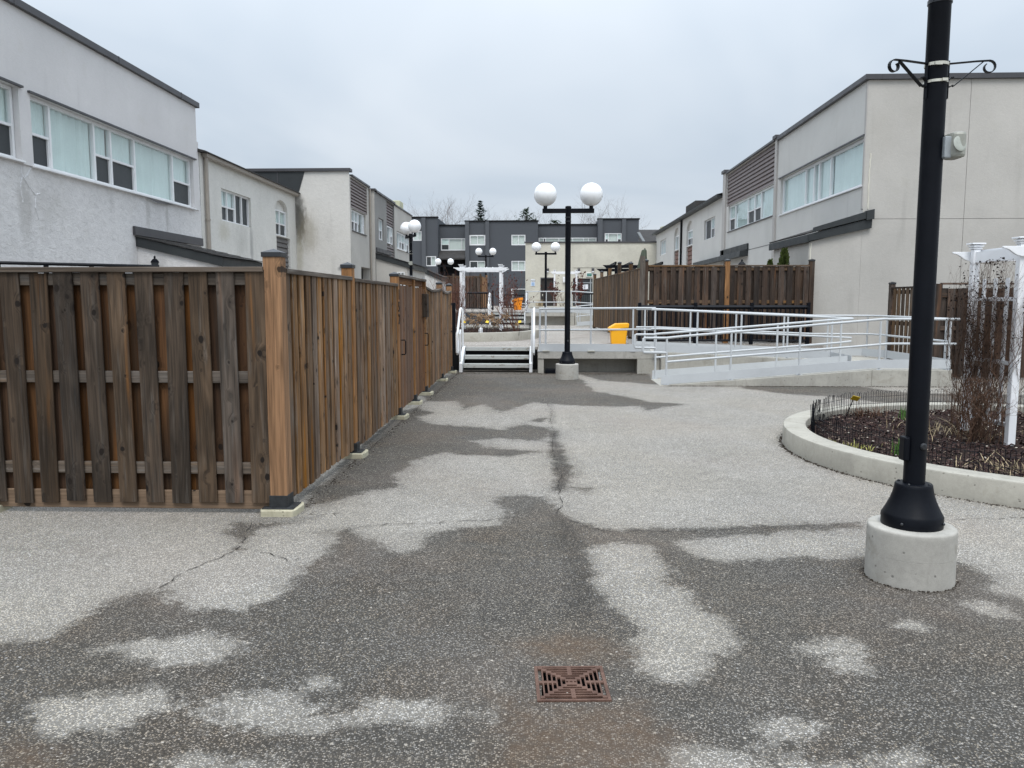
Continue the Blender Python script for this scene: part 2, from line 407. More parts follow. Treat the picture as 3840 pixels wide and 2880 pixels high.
def make_shingle():
    t = NT('shingle'); p = t.pos()
    n = t.noise(p, 40, 4, .7); b = t.noise(p, 3, 4)
    c = t.hsv((.05, .048, .047), t.math('ADD', t.mr(n, .3, .7, .6, 1.4, False), t.mr(b, .3, .7, -.2, .2, False)))
    M['shingle'] = t.bsdf(c, .9, t.bump(n, .5, .01), .2)
make_shingle()
def make_mulch():
    t = NT('mulch_soil'); p = t.pos()
    n = t.noise(p, 30, 6, .7, .5); b = t.noise(p, 4, 4)
    c = t.mix(t.mr(n, .35, .7), (.012, .008, .007), (.06, .036, .028))
    c = t.hsv(c, t.mr(b, .3, .7, .7, 1.3))
    M['mulch_soil'] = t.bsdf(c, .9, t.bump(n, .9, .03), .2)
    t = NT('mulch_chip'); p = t.pos()
    v = t.vor(p, 28); cc = t.sep(v.outputs['Color'])
    c = t.mix(cc[0], (.011, .006, .006), (.06, .032, .027))
    c = t.mix(t.mr(cc[1], .92, .94), c, (.22, .17, .13))
    M['mulch_chip'] = t.bsdf(c, .85, t.bump(t.noise(p, 90, 3), .3, .004), .25)
make_mulch()
def make_rusty():
    t = NT('rusty_iron'); p = t.pos()
    n = t.noise(p, 9, 6, .65); f = t.noise(p, 120, 4, .7)
    c = t.mix(t.mr(n, .35, .65), (.085, .045, .032), (.15, .085, .062))
    c = t.mix(t.mr(f, .55, .7, 0, .6), c, (.2, .13, .10))
    M['rusty_iron'] = t.bsdf(c, .7, t.bump(f, .4, .003), .35, .2)
make_rusty()
def make_stair():
    t = NT('stair_paint'); p = t.pos()
    n = t.noise(t.mp(p, (1, 1, 2.5)), 7, 6, .7); f = t.noise(p, 60, 4, .7)
    w = t.mr(n, .55, .62, 0, .8)
    c = t.mix(w, (.40, .41, .395), (.18, .155, .115))
    c = t.mix(t.mr(f, .6, .72, 0, .6), c, (.12, .07, .04))
    M['stair_paint'] = t.bsdf(c, .55, t.bump(f, .2, .003), .35)
make_stair()

# ------------------------------------------------------------------ mesh tool
class MB:
    def __init__(s): s.v = []; s.f = []
    def add(s, vs, fs):
        b = len(s.v); s.v += [tuple(q) for q in vs]; s.f += [tuple(i + b for i in f) for f in fs]; return s
    def quad(s, a, b, c, d): return s.add([a, b, c, d], [(0, 1, 2, 3)])
    def box(s, x0, x1, y0, y1, z0, z1):
        v = [(x0, y0, z0), (x1, y0, z0), (x1, y1, z0), (x0, y1, z0), (x0, y0, z1), (x1, y0, z1), (x1, y1, z1), (x0, y1, z1)]
        return s.add(v, [(0, 3, 2, 1), (4, 5, 6, 7), (0, 1, 5, 4), (1, 2, 6, 5), (2, 3, 7, 6), (3, 0, 4, 7)])
    def prism(s, poly, axis, a0, a1):
        # poly: 2D points; axis = extrusion axis; 2D = remaining axes in order
        def P(p, a):
            if axis == 'x': return (a, p[0], p[1])
            if axis == 'y': return (p[0], a, p[1])
            return (p[0], p[1], a)
        n = len(poly)
        v = [P(p, a0) for p in poly] + [P(p, a1) for p in poly]
        f = [tuple(range(n))[::-1], tuple(range(n, 2 * n))] + [(i, (i + 1) % n, n + (i + 1) % n, n + i) for i in range(n)]
        return s.add(v, f)
    def tube(s, path, r, n=8, cap=True):
        P = [Vector(p) for p in path]; k = len(P)
        rs = r if isinstance(r, (list, tuple)) else [r] * k
        vs = []; prev = None
        for i in range(k):
            t = (P[min(i + 1, k - 1)] - P[max(i - 1, 0)])
            t = t.normalized() if t.length > 1e-9 else Vector((0, 0, 1))
            if prev is None:
                a = Vector((0, 0, 1)) if abs(t.z) < .9 else Vector((1, 0, 0))
                u = t.cross(a).normalized()
            else:
                u = (prev - t * prev.dot(t))
                u = u.normalized() if u.length > 1e-6 else t.orthogonal().normalized()
            prev = u; w = t.cross(u)
            for j in range(n):
                a = 2 * math.pi * j / n
                vs.append(P[i] + (u * math.cos(a) + w * math.sin(a)) * rs[i])
        fs = [(i * n + j, i * n + (j + 1) % n, (i + 1) * n + (j + 1) % n, (i + 1) * n + j) for i in range(k - 1) for j in range(n)]
        if cap: fs += [tuple(range(n))[::-1], tuple(range((k - 1) * n, k * n))]
        return s.add(vs, fs)
    def lathe(s, prof, c=(0, 0, 0), n=32, cap=True):
        vs = [(c[0] + r * math.cos(2 * math.pi * j / n), c[1] + r * math.sin(2 * math.pi * j / n), c[2] + z) for r, z in prof for j in range(n)]
        k = len(prof)
        fs = [(i * n + j, i * n + (j + 1) % n, (i + 1) * n + (j + 1) % n, (i + 1) * n + j) for i in range(k - 1) for j in range(n)]
        if cap: fs += [tuple(range(n))[::-1], tuple(range((k - 1) * n, k * n))]
        return s.add(vs, fs)
    def sphere(s, c, r, n=16, m=10, sq=(1, 1, 1)):
        vs = [(c[0], c[1], c[2] - r * sq[2])]
        for i in range(1, m):
            a = -math.pi / 2 + math.pi * i / m
            for j in range(n):
                b = 2 * math.pi * j / n
                vs.append((c[0] + r * sq[0] * math.cos(a) * math.cos(b), c[1] + r * sq[1] * math.cos(a) * math.sin(b), c[2] + r * sq[2] * math.sin(a)))
        vs.append((c[0], c[1], c[2] + r * sq[2]))
        fs = [(0, 1 + (j + 1) % n, 1 + j) for j in range(n)]
        for i in range(m - 2):
            for j in range(n):
                fs.append((1 + i * n + j, 1 + i * n + (j + 1) % n, 1 + (i + 1) * n + (j + 1) % n, 1 + (i + 1) * n + j))
        L = len(vs) - 1
        fs += [(L, 1 + (m - 2) * n + j, 1 + (m - 2) * n + (j + 1) % n) for j in range(n)]
        return s.add(vs, fs)
    def pb(s, ax, sg, pl, a0, a1, z0, z1, d0, d1):
        # box on a vertical plane: ax 'x' -> plane x=pl, a=Y ; ax 'y' -> plane y=pl, a=X ; d along outward normal sg
        p0, p1 = sorted((pl + sg * d0, pl + sg * d1))
        return s.box(p0, p1, a0, a1, z0, z1) if ax == 'x' else s.box(a0, a1, p0, p1, z0, z1)
    def mesh(s, name, smooth=False):
        me = bpy.data.meshes.new(name); me.from_pydata(s.v, [], s.f); me.update()
        if smooth:
            me.polygons.foreach_set('use_smooth', [True] * len(me.polygons))
            try: me.set_sharp_from_angle(angle=R(38))
            except Exception: pass
        return me

def fix_normals(me):
    import bmesh
    b = bmesh.new(); b.from_mesh(me); bmesh.ops.recalc_face_normals(b, faces=b.faces); b.to_mesh(me); b.free()

WL = {}   # world location of empties
def obj(name, mb, mat, parent=None, smooth=False, bevel=0, kind=None):
    me = mb.mesh(name, smooth) if isinstance(mb, MB) else mb
    if isinstance(mb, MB): fix_normals(me)
    if mat: me.materials.append(M[mat] if isinstance(mat, str) else mat)
    o = bpy.data.objects.new(name, me); COL.objects.link(o)
    if parent is not None:
        o.parent = parent
        if parent.name in WL: o.matrix_parent_inverse = WL[parent.name].inverted()
    if bevel:
        b = o.modifiers.new('bevel', 'BEVEL'); b.width = bevel; b.segments = 2; b.limit_method = 'ANGLE'; b.angle_limit = R(40)
    if kind: o['kind'] = kind
    return o
def tag(o, label, cat, group=None, kind=None):
    o['label'] = label; o['category'] = cat
    if group: o['group'] = group
    if kind: o['kind'] = kind
    return o
def thing(name, label, cat, loc=(0, 0, 0), group=None, rz=0):
    o = bpy.data.objects.new(name, None); COL.objects.link(o)
    o.location = loc; o.rotation_euler = (0, 0, rz); o.empty_display_size = .2
    WL[o.name] = Matrix.Translation(Vector(loc)) @ Matrix.Rotation(rz, 4, 'Z')
    return tag(o, label, cat, group)
def structure(name, mb, mat, **k):
    return obj(name, mb, mat, kind='structure', **k)
def copy_tree(o, parent=None):
    c = o.copy(); COL.objects.link(c)
    if parent is not None:
        c.parent = parent; c.matrix_parent_inverse = o.matrix_parent_inverse.copy()
    for ch in list(o.children): copy_tree(ch, c)
    return c
def dup(root, loc, rz, label, group=None):
    c = copy_tree(root); c.location = loc; c.rotation_euler = (0, 0, rz); c['label'] = label
    if group: c['group'] = group
    return c

# shared plank meshes: local x = width, y = thickness, z = length (0..L)
PL = {}
def plank_mesh(w, th, L, ch=.004):
    k = (round(w, 3), round(th, 3), round(L, 2))
    if k not in PL:
        a, b = w / 2, th / 2
        oc = [(-a + ch, -b), (a - ch, -b), (a, -b + ch), (a, b - ch), (a - ch, b), (-a + ch, b), (-a, b - ch), (-a, -b + ch)]
        PL[k] = {}
        PL[k]['mb'] = MB().prism(oc, 'z', 0, L)
    return PL[k]
def plank(name, parent, mat, w, th, L, loc, rot=(0, 0, 0)):
    d = plank_mesh(w, th, L)
    if mat not in d:
        me = d['mb'].mesh('plank'); fix_normals(me); me.materials.append(M[mat]); d[mat] = me
    o = bpy.data.objects.new(name, d[mat]); COL.objects.link(o)
    o.parent = parent
    m = Matrix.Translation(Vector(loc)) @ Euler(rot).to_matrix().to_4x4()
    if parent.name in WL: m = WL[parent.name].inverted() @ m
    o.matrix_local = m
    return o

def lerp(a, b, t): return a + (b - a) * t
rr = random.uniform

# ================================================================== GROUND
WET = [[(-1.84, 2.33), (-2.63, 3.4), (-2.39, 3.54), (-2.31, 3.7), (-2.33, 3.98), (-2.13, 4.19), (-2.01, 4.06), (-1.77, 3.92), (-1.56, 3.91), (-1.44, 4.01), (-1.48, 4.23), (-1.46, 4.51), (-1.39, 4.88), (-1.37, 5.18), (-1.49, 5.28), (-1.38, 5.37), (-1.16, 5.16), (-0.96, 4.93), (-0.77, 5.0), (-0.78, 5.29), (-0.6, 5.45), (-0.31, 5.53), (-0.3, 5.94), (-0.35, 6.3), (-0.23, 6.47), (0.02, 6.36), (0.13, 5.95), (0.34, 5.56), (0.53, 5.45), (1.02, 5.49), (1.57, 5.59), (2.34, 5.7), (2.27, 5.54), (1.51, 5.37), (1.04, 5.22), (0.84, 5.14), (0.98, 4.92), (1.13, 4.82), (1.54, 4.83), (2.02, 4.91), (2.59, 4.84), (2.64, 4.53), (2.48, 4.33), (2.58, 4.16), (2.68, 3.98), (3.4, 3.7), (3.2, 1.4), (-2.6, 1.4)], [(-1.9, 5.81), (-1.71, 6.02), (-1.48, 6.46), (-1.28, 6.67), (-1.33, 7.22), (-1.25, 7.77), (-1.03, 8.19), (-0.33, 8.02), (-0.02, 8.28), (-0.67, 8.63), (-0.79, 8.92), (-0.48, 9.12), (0.06, 8.95), (0.13, 9.85), (-0.24, 10.26), (-0.49, 9.79), (-1.01, 10.0), (-1.45, 10.17), (-1.73, 10.79), (-1.52, 11.11), (-1.89, 11.74), (-2.08, 11.23), (-2.01, 8.36)], [(-2.17, 13.53), (-1.98, 18.14), (0.43, 18.23), (0.85, 15.89), (0.95, 14.0), (1.6, 12.89), (1.8, 12.2), (1.06, 11.96), (0.33, 12.14), (-0.14, 12.47), (-0.35, 11.8), (-0.59, 11.19), (-0.9, 12.21), (-1.17, 11.56), (-1.38, 12.54), (-1.77, 12.4)], [(0.06, 9.85), (0.21, 9.68), (0.21, 8.58), (0.32, 7.45), (0.21, 6.64), (0.12, 6.55), (0.12, 7.7)], [(4.86, 17.69), (5.71, 15.53), (6.43, 13.99), (8.31, 13.79), (7.46, 12.36), (5.4, 12.67), (4.93, 13.39), (4.19, 13.77), (3.69, 14.63)], [(2.39, 17.71), (2.29, 15.23), (1.22, 15.9), (0.73, 17.53)], [(-2.26, 5.54), (-1.77, 5.5), (-1.98, 5.32), (-1.95, 4.9), (-2.18, 5.26)], [(1.43, 12.7), (2.25, 12.33), (1.58, 11.61)], [(0.23, 6.69), (0.53, 6.73), (0.4, 6.53)], [(-0.12, 10.5), (0.1, 10.85), (0.0, 10.35)]]
DRY = [[(0.3, 4.99), (0.49, 5.08), (0.7, 5.05), (0.79, 4.67), (0.68, 4.38), (0.8, 4.22), (0.91, 3.85), (0.93, 3.6), (0.79, 3.48), (0.63, 3.22), (0.5, 3.24), (0.42, 3.38), (0.5, 3.66), (0.41, 4.08), (0.32, 4.39)], [(-2.05, 4.05), (-2.13, 4.62), (-1.99, 4.85), (-1.83, 4.91), (-1.51, 4.56), (-1.55, 4.25), (-1.47, 4.01), (-1.66, 3.91), (-1.88, 3.94)]]
DRY_ELL = [(-1.69, 3.44, .27, .13), (-1.70, 2.89, .27, .15), (-1.07, 2.88, .24, .10), (-.57, 2.92, .2, .08), (-.93, 3.15, .05, .04), (1.36, 3.57, .14, .10), (1.37, 3.41, .08, .08), (.66, 2.63, .16, .07), (1.02, 2.62, .22, .06), (.93, 2.855, .08, .05), (2.33, 4.1, .13, .1), (-1.07, 2.53, .1, .035), (1.87, 3.84, .04, .035)]
RUST = [[(-0.04, 3.36), (-0.24, 3.57), (0.03, 3.71), (0.3, 3.71), (0.51, 3.57), (0.51, 3.33), (0.33, 3.28), (0.29, 3.33), (0.25, 3.34)], [(-0.23, 3.14), (-0.03, 3.07), (0.01, 3.01), (0.29, 3.03), (0.36, 3.2), (0.49, 2.94), (0.59, 2.69), (0.48, 2.47), (-0.25, 2.44), (-0.22, 2.85)], [(-2.04, 2.75), (-1.76, 2.69), (-1.54, 2.55), (-1.56, 2.39), (-1.85, 2.38)]]

STAIN = [[(.06, 5.85), (.2, 5.75), (.3, 5.2), (.36, 4.5), (.30, 3.85), (.12, 3.8), (.14, 4.5), (.08, 5.2)], [(.1, 9.9), (.2, 9.9), (.28, 7.6), (.24, 6.5), (.1, 6.5), (.1, 7.6)], [(.1, 12.4), (.2, 12.4), (.2, 10.2), (.1, 10.2)], [(-2.1, 5.72), (-1.6, 5.72), (-1.7, 5.45), (-2.2, 5.5)]]
def poly_sd(PX, PY, poly):
    d = np.full(PX.shape, 1e9); ins = np.zeros(PX.shape, bool)
    n = len(poly)
    for i in range(n):
        x0, y0 = poly[i]; x1, y1 = poly[(i + 1) % n]
        ex, ey = x1 - x0, y1 - y0
        L = ex * ex + ey * ey + 1e-12
        t = np.clip(((PX - x0) * ex + (PY - y0) * ey) / L, 0, 1)
        d = np.minimum(d, (PX - x0 - t * ex) ** 2 + (PY - y0 - t * ey) ** 2)
        c = ((y0 > PY) != (y1 > PY)) & (PX < ex * (PY - y0) / (ey if abs(ey) > 1e-12 else 1e-12) + x0)
        ins ^= c
    return np.sqrt(d) * np.where(ins, 1, -1)

GX, GY, GH = .13, 3.17, .124     # centre and half size of the drain pit
def make_ground():
    xs = np.unique(np.round(np.concatenate([[-300, -120, -50, -25, -12, -8], np.arange(-5, 5.001, .04), np.arange(5.1, 9, .1), [9.5, 12, 18, 30, 60, 130, 300], [GX - GH, GX + GH]]), 3))
    ys = np.unique(np.round(np.concatenate([[-300, -100, -40, -15, -5, -1, .5, 1.2], np.arange(1.6, 8, .03), np.arange(8, 20, .06), [22, 26, 32, 40, 55, 80, 120, 180, 300, 500], [GY - GH, GY + GH]]), 3))
    X, Y = np.meshgrid(xs, ys)
    w = np.full(X.shape, -9.0)
    for p in WET: w = np.maximum(w, poly_sd(X, Y, p))
    for p in DRY: w = np.minimum(w, -poly_sd(X, Y, p))
    for (a, b, ra, rb) in DRY_ELL:
        q = np.sqrt(((X - a) / ra) ** 2 + ((Y - b) / rb) ** 2)
        w = np.minimum(w, (q - 1) * min(ra, rb))
    # scale the soft edge with distance so that far puddle edges stay crisp in plan
    w = np.clip(w / .22, -1, 1)
    ru = np.full(X.shape, -9.0)
    for p in RUST: ru = np.maximum(ru, poly_sd(X, Y, p))
    ru = np.clip(ru / .25, -1, 1)
    sn = np.full(X.shape, -9.0)
    for p in STAIN: sn = np.maximum(sn, poly_sd(X, Y, p))
    sn = np.clip(sn / .12, -1, 1)
    nx, ny = len(xs), len(ys)
    co = np.zeros((ny * nx, 3), np.float32)
    co[:, 0] = X.ravel(); co[:, 1] = Y.ravel()
    # very slight unevenness in the paved alley
    near = (np.abs(X) < 6) & (Y > 1) & (Y < 17)
    co[:, 2] = np.where(near, .004 * np.sin(X * 1.7 + Y * .9) * np.sin(Y * 1.1 - X * .6), 0).ravel() - .004
    i, j = np.meshgrid(np.arange(ny - 1), np.arange(nx - 1), indexing='ij')
    a = (i * nx + j)
    f = np.stack([a, a + 1, a + nx + 1, a + nx], -1).reshape(-1, 4)
    cx = (xs[:-1] + xs[1:]) / 2; cy = (ys[:-1] + ys[1:]) / 2
    CX, CY = np.meshgrid(cx, cy)
    keep = ~((np.abs(CX - GX) < GH) & (np.abs(CY - GY) < GH)).ravel()
    f = f[keep]
    me = bpy.data.meshes.new('ground')
    me.vertices.add(len(co)); me.vertices.foreach_set('co', co.ravel())
    me.loops.add(f.size); me.loops.foreach_set('vertex_index', f.ravel().astype(np.int32))
    me.polygons.add(len(f)); me.polygons.foreach_set('loop_start', np.arange(0, f.size, 4, dtype=np.int32))
    me.polygons.foreach_set('loop_total', np.full(len(f), 4, np.int32))
    me.update(calc_edges=True); me.validate()
    for nm, arr in (('wetness', w), ('rust', ru), ('stain', sn)):
        at = me.attributes.new(nm, 'FLOAT', 'POINT'); at.data.foreach_set('value', arr.ravel().astype(np.float32))
    obj('ground', me, 'asphalt', kind='structure')
make_ground()

# drain pit under the grate
m = MB()
a, b = GX - GH, GX + GH; c, d = GY - GH, GY + GH
m.quad((a, c, -.5), (b, c, -.5), (b, d, -.5), (a, d, -.5))
for p, q in (((a, c), (b, c)), ((b, c), (b, d)), ((b, d), (a, d)), ((a, d), (a, c))):
    m.quad((p[0], p[1], -.5), (q[0], q[1], -.5), (q[0], q[1], -.008), (p[0], p[1], -.008))
structure('drain_pit', m, 'void_dark')

# cracks in the paving
CR = [[(0.06, 12.47), (0.16, 11.56), (0.12, 10.64), (0.16, 9.5), (0.12, 8.58), (0.14, 7.7), (0.18, 7.08), (0.15, 6.55), (0.17, 6.17), (0.12, 5.79)], [(-1.34, 5.4), (-1.09, 5.49), (-0.8, 5.54), (-0.47, 5.62), (-0.23, 5.68)], [(0.13, 5.72), (0.43, 5.4), (1.01, 5.4), (1.55, 5.51), (2.36, 5.68)], [(3.04, 5.75), (3.27, 5.84), (3.38, 5.79), (3.67, 5.88)], [(-2.14, 4.2), (-2.1, 4.48), (-2.02, 4.72), (-1.96, 4.95), (-2.05, 5.26), (-2.1, 5.51)], [(-1.86, 4.88), (-1.73, 4.81), (-1.55, 4.67), (-1.5, 4.73)], [(-1.81, 5.75), (-1.67, 5.73), (-1.52, 5.79)]]
rc = random.Random(3)
m = MB()
for pl in CR:
    pts = []
    for i in range(len(pl) - 1):
        a = Vector(pl[i]); b = Vector(pl[i + 1]); n = max(2, int((b - a).length / .05))
        for k in range(n): pts.append(a.lerp(b, k / n) + Vector((rc.gauss(0, .009), rc.gauss(0, .009))))
    pts.append(Vector(pl[-1]))
    for i in range(len(pts) - 1):
        a, b = pts[i], pts[i + 1]
        t = (b - a).normalized(); nn = Vector((-t.y, t.x))
        w0 = rc.uniform(.0008, .0045); w1 = rc.uniform(.0008, .0045)
        if rc.random() < .22: continue
        m.add([(*(a - nn * w0), .0015), (*(b - nn * w1), .0015), (*(b + nn * w1), .0015), (*(a + nn * w0), .0015)], [(0, 1, 2, 3)])
        if rc.random() < .06:
            e = a + nn * rc.uniform(-.12, .12) + t * rc.uniform(-.05, .05)
            m.add([(*(a - t * .003), .0015), (*(a + t * .003), .0015), (*e, .0015)], [(0, 1, 2)])
paint('crack_fill', (.04, .036, .033), .9, .3, .1, .1, 20)
structure('pavement_cracks', m, 'crack_fill')

# loose stones and litter on the asphalt
paint('loose_stone', (.3, .275, .24), .8, .5, .2, .1, 90)
m = MB()
PL_R = 2.785
rp = random.Random(11)
def pebble(m, x, y, z, s):
    vs = [(x + s * rp.uniform(.7, 1.2), y, z + s * .25), (x, y + s * rp.uniform(.6, 1.1), z + s * .3), (x - s * rp.uniform(.7, 1.2), y, z + s * .2), (x, y - s * rp.uniform(.6, 1.1), z + s * .3), (x, y, z + s * .75), (x, y, z - .002)]
    m.add(vs, [(0, 1, 4), (1, 2, 4), (2, 3, 4), (3, 0, 4), (1, 0, 5), (2, 1, 5), (3, 2, 5), (0, 3, 5)])
for i in range(900):
    y = 2.2 + 7 * rp.random() ** 2; x = rp.uniform(-.62 * y - .3, .55 * y + .5)
    if (y > 5.5 and x < -1.85) or (x > 2.3 and y > 5): continue
    pebble(m, x, y, 0, rp.uniform(.002, .0055))
for i in range(260):
    y = rp.uniform(5.9, 17); pebble(m, -1.83 + abs(rp.gauss(0, .16)), y, 0, rp.uniform(.003, .008))
for i in range(120):
    a = rp.uniform(2.6, 4.9); pebble(m, 5.45 + 2.84 * math.cos(a), 8.3 + 2.84 * math.sin(a), 0, rp.uniform(.003, .009))
tag(obj('loose_gravel', m, 'loose_stone', kind='stuff'), 'pale grit scattered over the grey asphalt', 'gravel')

paint('dark_debris', (.045, .035, .027), .95, .6, .1, .2, 60)
m = MB()
for i in range(1500):
    a = rp.uniform(1.6, 5.0); q = PL_R + abs(rp.gauss(0, .022)); pebble(m, 5.45 + q * math.cos(a), 8.3 + q * math.sin(a), -.001, rp.uniform(.003, .011))
for i in range(700): pebble(m, rp.uniform(2.4, 7.7), 14.945 - abs(rp.gauss(0, .03)), -.001, rp.uniform(.005, .014))
for i in range(700): pebble(m, -1.88 + abs(rp.gauss(0, .05)), rp.uniform(5.9, 17.4), -.001, rp.uniform(.003, .009))
for i in range(260):
    a = rp.uniform(0, 6.28); q = .24 + abs(rp.gauss(0, .012)); pebble(m, 2.15 + q * math.cos(a), 4.54 + q * math.sin(a), -.001, rp.uniform(.002, .006))
for i in range(300): pebble(m, rp.uniform(-2, 2.3), 17.4 + rp.uniform(-.25, .1), -.001, rp.uniform(.004, .012))
tag(obj('dirt_debris', m, 'dark_debris', kind='stuff'), 'dark crumbs of soil gathered along curbs and fence foot', 'dirt')
# upper terraces
TZ, T2 = .53, 1.12
plaza_poly = [(-9.6, 18.42), (-.09, 18.42), (-.09, 19.6), (6.92, 19.6), (6.92, 20.9), (9, 20.9), (9, 36.5), (-9.6, 36.5)]
structure('plaza', MB().prism(plaza_poly, 'z', -.2, TZ), 'asphalt_terrace')
structure('upper_terrace', MB().box(-16, 15, 36.5, 130, -.2, T2), 'asphalt_terrace')

# ================================================================== WINDOWS AND WALLS
def folds(mb, ax, sg, pl, a0, a1, z0, z1, d, amp=.018, per=.11):
    n = max(6, int((a1 - a0) / per * 4))
    ps = []
    for i in range(n + 1):
        a = lerp(a0, a1, i / n); dd = d + amp * math.sin(i * math.pi / 2 + .3 * math.sin(i)) + amp * .4 * math.sin(i * .31)
        q = pl + sg * dd
        ps.append((q, a) if ax == 'x' else (a, q))
    for i in range(n):
        mb.quad((*ps[i], z0), (*ps[i + 1], z0), (*ps[i + 1], z1), (*ps[i], z1))

def glass(ax, sg, pl, a0, a1, z0, z1, d):
    q = pl + sg * d
    f = (lambda a, z: (q, a, z)) if ax == 'x' else (lambda a, z: (a, q, z))
    return MB().quad(f(a0, z0), f(a1, z0), f(a1, z1), f(a0, z1))

def window(house, ax, sg, pl, a0, a1, z0, z1, sashes, fw=.05, rec=.09, sill=True, mid=.47, label=None, sill_mat='window_white'):
    fr = MB(); dF, dB = -rec + .02, -rec - .06
    fr.pb(ax, sg, pl, a0, a1, z1 - fw, z1, dB, dF); fr.pb(ax, sg, pl, a0, a1, z0, z0 + fw, dB, dF)
    fr.pb(ax, sg, pl, a0, a0 + fw, z0 + fw, z1 - fw, dB, dF); fr.pb(ax, sg, pl, a1 - fw, a1, z0 + fw, z1 - fw, dB, dF)
    edges = sorted({s[0] for s in sashes} | {s[1] for s in sashes})
    for e in edges[1:-1]:
        fr.pb(ax, sg, pl, e - .03, e + .03, z0 + fw, z1 - fw, dB, dF + .006)
    w = obj('window', fr, 'window_white', house, bevel=.004)
    if label: w['label'] = label
    for (s0, s1, ty) in sashes:
        b0, b1, c0, c1 = s0 + .028, s1 - .028, z0 + fw - .002, z1 - fw + .002
        if ty in 'hq':
            zm = lerp(c0, c1, mid)
            sb = MB().pb(ax, sg, pl, b0, b1, zm - .022, zm + .022, dB + .02, dF - .008)
            for (q0, q1) in ((b0, b0 + .028), (b1 - .028, b1)):
                sb.pb(ax, sg, pl, q0, q1, c0, zm - .022, dB + .02, dF - .014)
            if ty == 'q':
                am = (b0 + b1) / 2; sb.pb(ax, sg, pl, am - .025, am + .025, c0, c1, dB + .02, dF - .004)
            obj('sash', sb, 'window_white', w)
            obj('pane', glass(ax, sg, pl, b0, b1, zm, c1, -rec - .03), 'window_glass', w)
            obj('screen', MB().pb(ax, sg, pl, b0 + .02, b1 - .02, c0, zm - .01, -rec - .035, -rec - .028), 'screen_dark', w)
            cu = MB(); folds(cu, ax, sg, pl, b0, b1, zm, c1, -rec - .075, .012)
            obj('curtain', cu, 'curtain', w)
        elif ty == 'd':
            obj('pane', MB().pb(ax, sg, pl, b0, b1, c0, c1, -rec - .035, -rec - .03), 'screen_dark', w)
        elif ty == 's':
            obj('pane', glass(ax, sg, pl, b0, b1, c0, c1, -rec - .03), 'window_glass', w)
            obj('blind', MB().pb(ax, sg, pl, b0, b1, c0, c1, -rec - .14, -rec - .13), 'blind', w)
        else:
            obj('pane', glass(ax, sg, pl, b0, b1, c0, c1, -rec - .03), 'window_glass', w)
            cu = MB(); folds(cu, ax, sg, pl, b0, b1, c0, c1, -rec - .085, .03, .2)
            obj('curtain', cu, 'curtain', w)
    if sill:
        obj('sill', MB().pb(ax, sg, pl, a0 - .04, a1 + .04, z0 - .035, z0 - .001, -rec + .021, .045), sill_mat, w, bevel=.004)
    return w

def facade(mb, ax, sg, pl, a0, a1, z0, z1, holes, depth=.2):
    A = sorted({a0, a1} | {h[0] for h in holes} | {h[1] for h in holes}); A = [q for q in A if a0 <= q <= a1]
    Z = sorted({z0, z1} | {h[2] for h in holes} | {h[3] for h in holes}); Z = [q for q in Z if z0 <= q <= z1]
    def P(a, z, d=0):
        q = pl + sg * d
        return (q, a, z) if ax == 'x' else (a, q, z)
    for i in range(len(A) - 1):
        for j in range(len(Z) - 1):
            ca, cz = (A[i] + A[i + 1]) / 2, (Z[j] + Z[j + 1]) / 2
            if any(h[0] < ca < h[1] and h[2] < cz < h[3] for h in holes): continue
            mb.quad(P(A[i], Z[j]), P(A[i + 1], Z[j]), P(A[i + 1], Z[j + 1]), P(A[i], Z[j + 1]))
    for h in holes:
        b0, b1, c0, c1 = h[:4]
        for (p, q) in (((b0, c0), (b1, c0)), ((b1, c0), (b1, c1)), ((b1, c1), (b0, c1)), ((b0, c1), (b0, c0))):
            mb.quad(P(*p), P(*q), P(*q, -depth), P(*p, -depth))

def arch_fill(mb, ax, sg, pl, a0, a1, zs, zt, depth=.13):
    # fills the corners above an arch whose opening is the rectangle a0..a1, ..zt
    def P(a, z, d=0):
        q = pl + sg * d
        return (q, a, z) if ax == 'x' else (a, q, z)
    n = 14; ca = (a0 + a1) / 2; ra = (a1 - a0) / 2; rz = zt - zs
    pts = [(ca - ra * math.cos(math.pi * i / n), zs + rz * math.sin(math.pi * i / n)) for i in range(n + 1)]
    for i in range(n):
        (p0, q0), (p1, q1) = pts[i], pts[i + 1]
        mb.quad(P(p0, q0), P(p1, q1), P(p1, zt), P(p0, zt))
        mb.quad(P(p0, q0), P(p1, q1), P(p1, q1, -depth), P(p0, q0, -depth))
    for i in range(n):
        (p0, q0), (p1, q1) = pts[i], pts[i + 1]
        mb.quad(P(p0, zs, -depth), P(p1, zs, -depth), P(p1, q1, -depth), P(p0, q0, -depth))

def siding(house, ax, sg, pl, a0, a1, z0, z1, n, mat, d=0.0):
    h = (z1 - z0) / n
    obj('siding_backing', MB().pb(ax, sg, pl, a0, a1, z0, z1, d - .05, d), 'interior_dark', house)
    for i in range(n):
        b, t = z0 + i * h, z0 + (i + 1) * h - .012
        prof = [(d + .002, b), (d + .055, b), (d + .058, b + .02), (d + .018, t), (d + .002, t)]
        pts = [(pl + sg * q, z) for q, z in prof]
        mb = MB()
        if ax == 'x': mb.prism(pts, 'y', a0, a1)
        else: mb.prism([(q, z) for q, z in pts], 'x', a0, a1)
        obj('siding_board', mb, mat, house)

def cap_strip(house, pts, w, h, mat='trim_dark', name='parapet_cap'):
    mb = MB()
    for b in pts: mb.box(*b)
    return obj(name, mb, mat, house, bevel=.006)

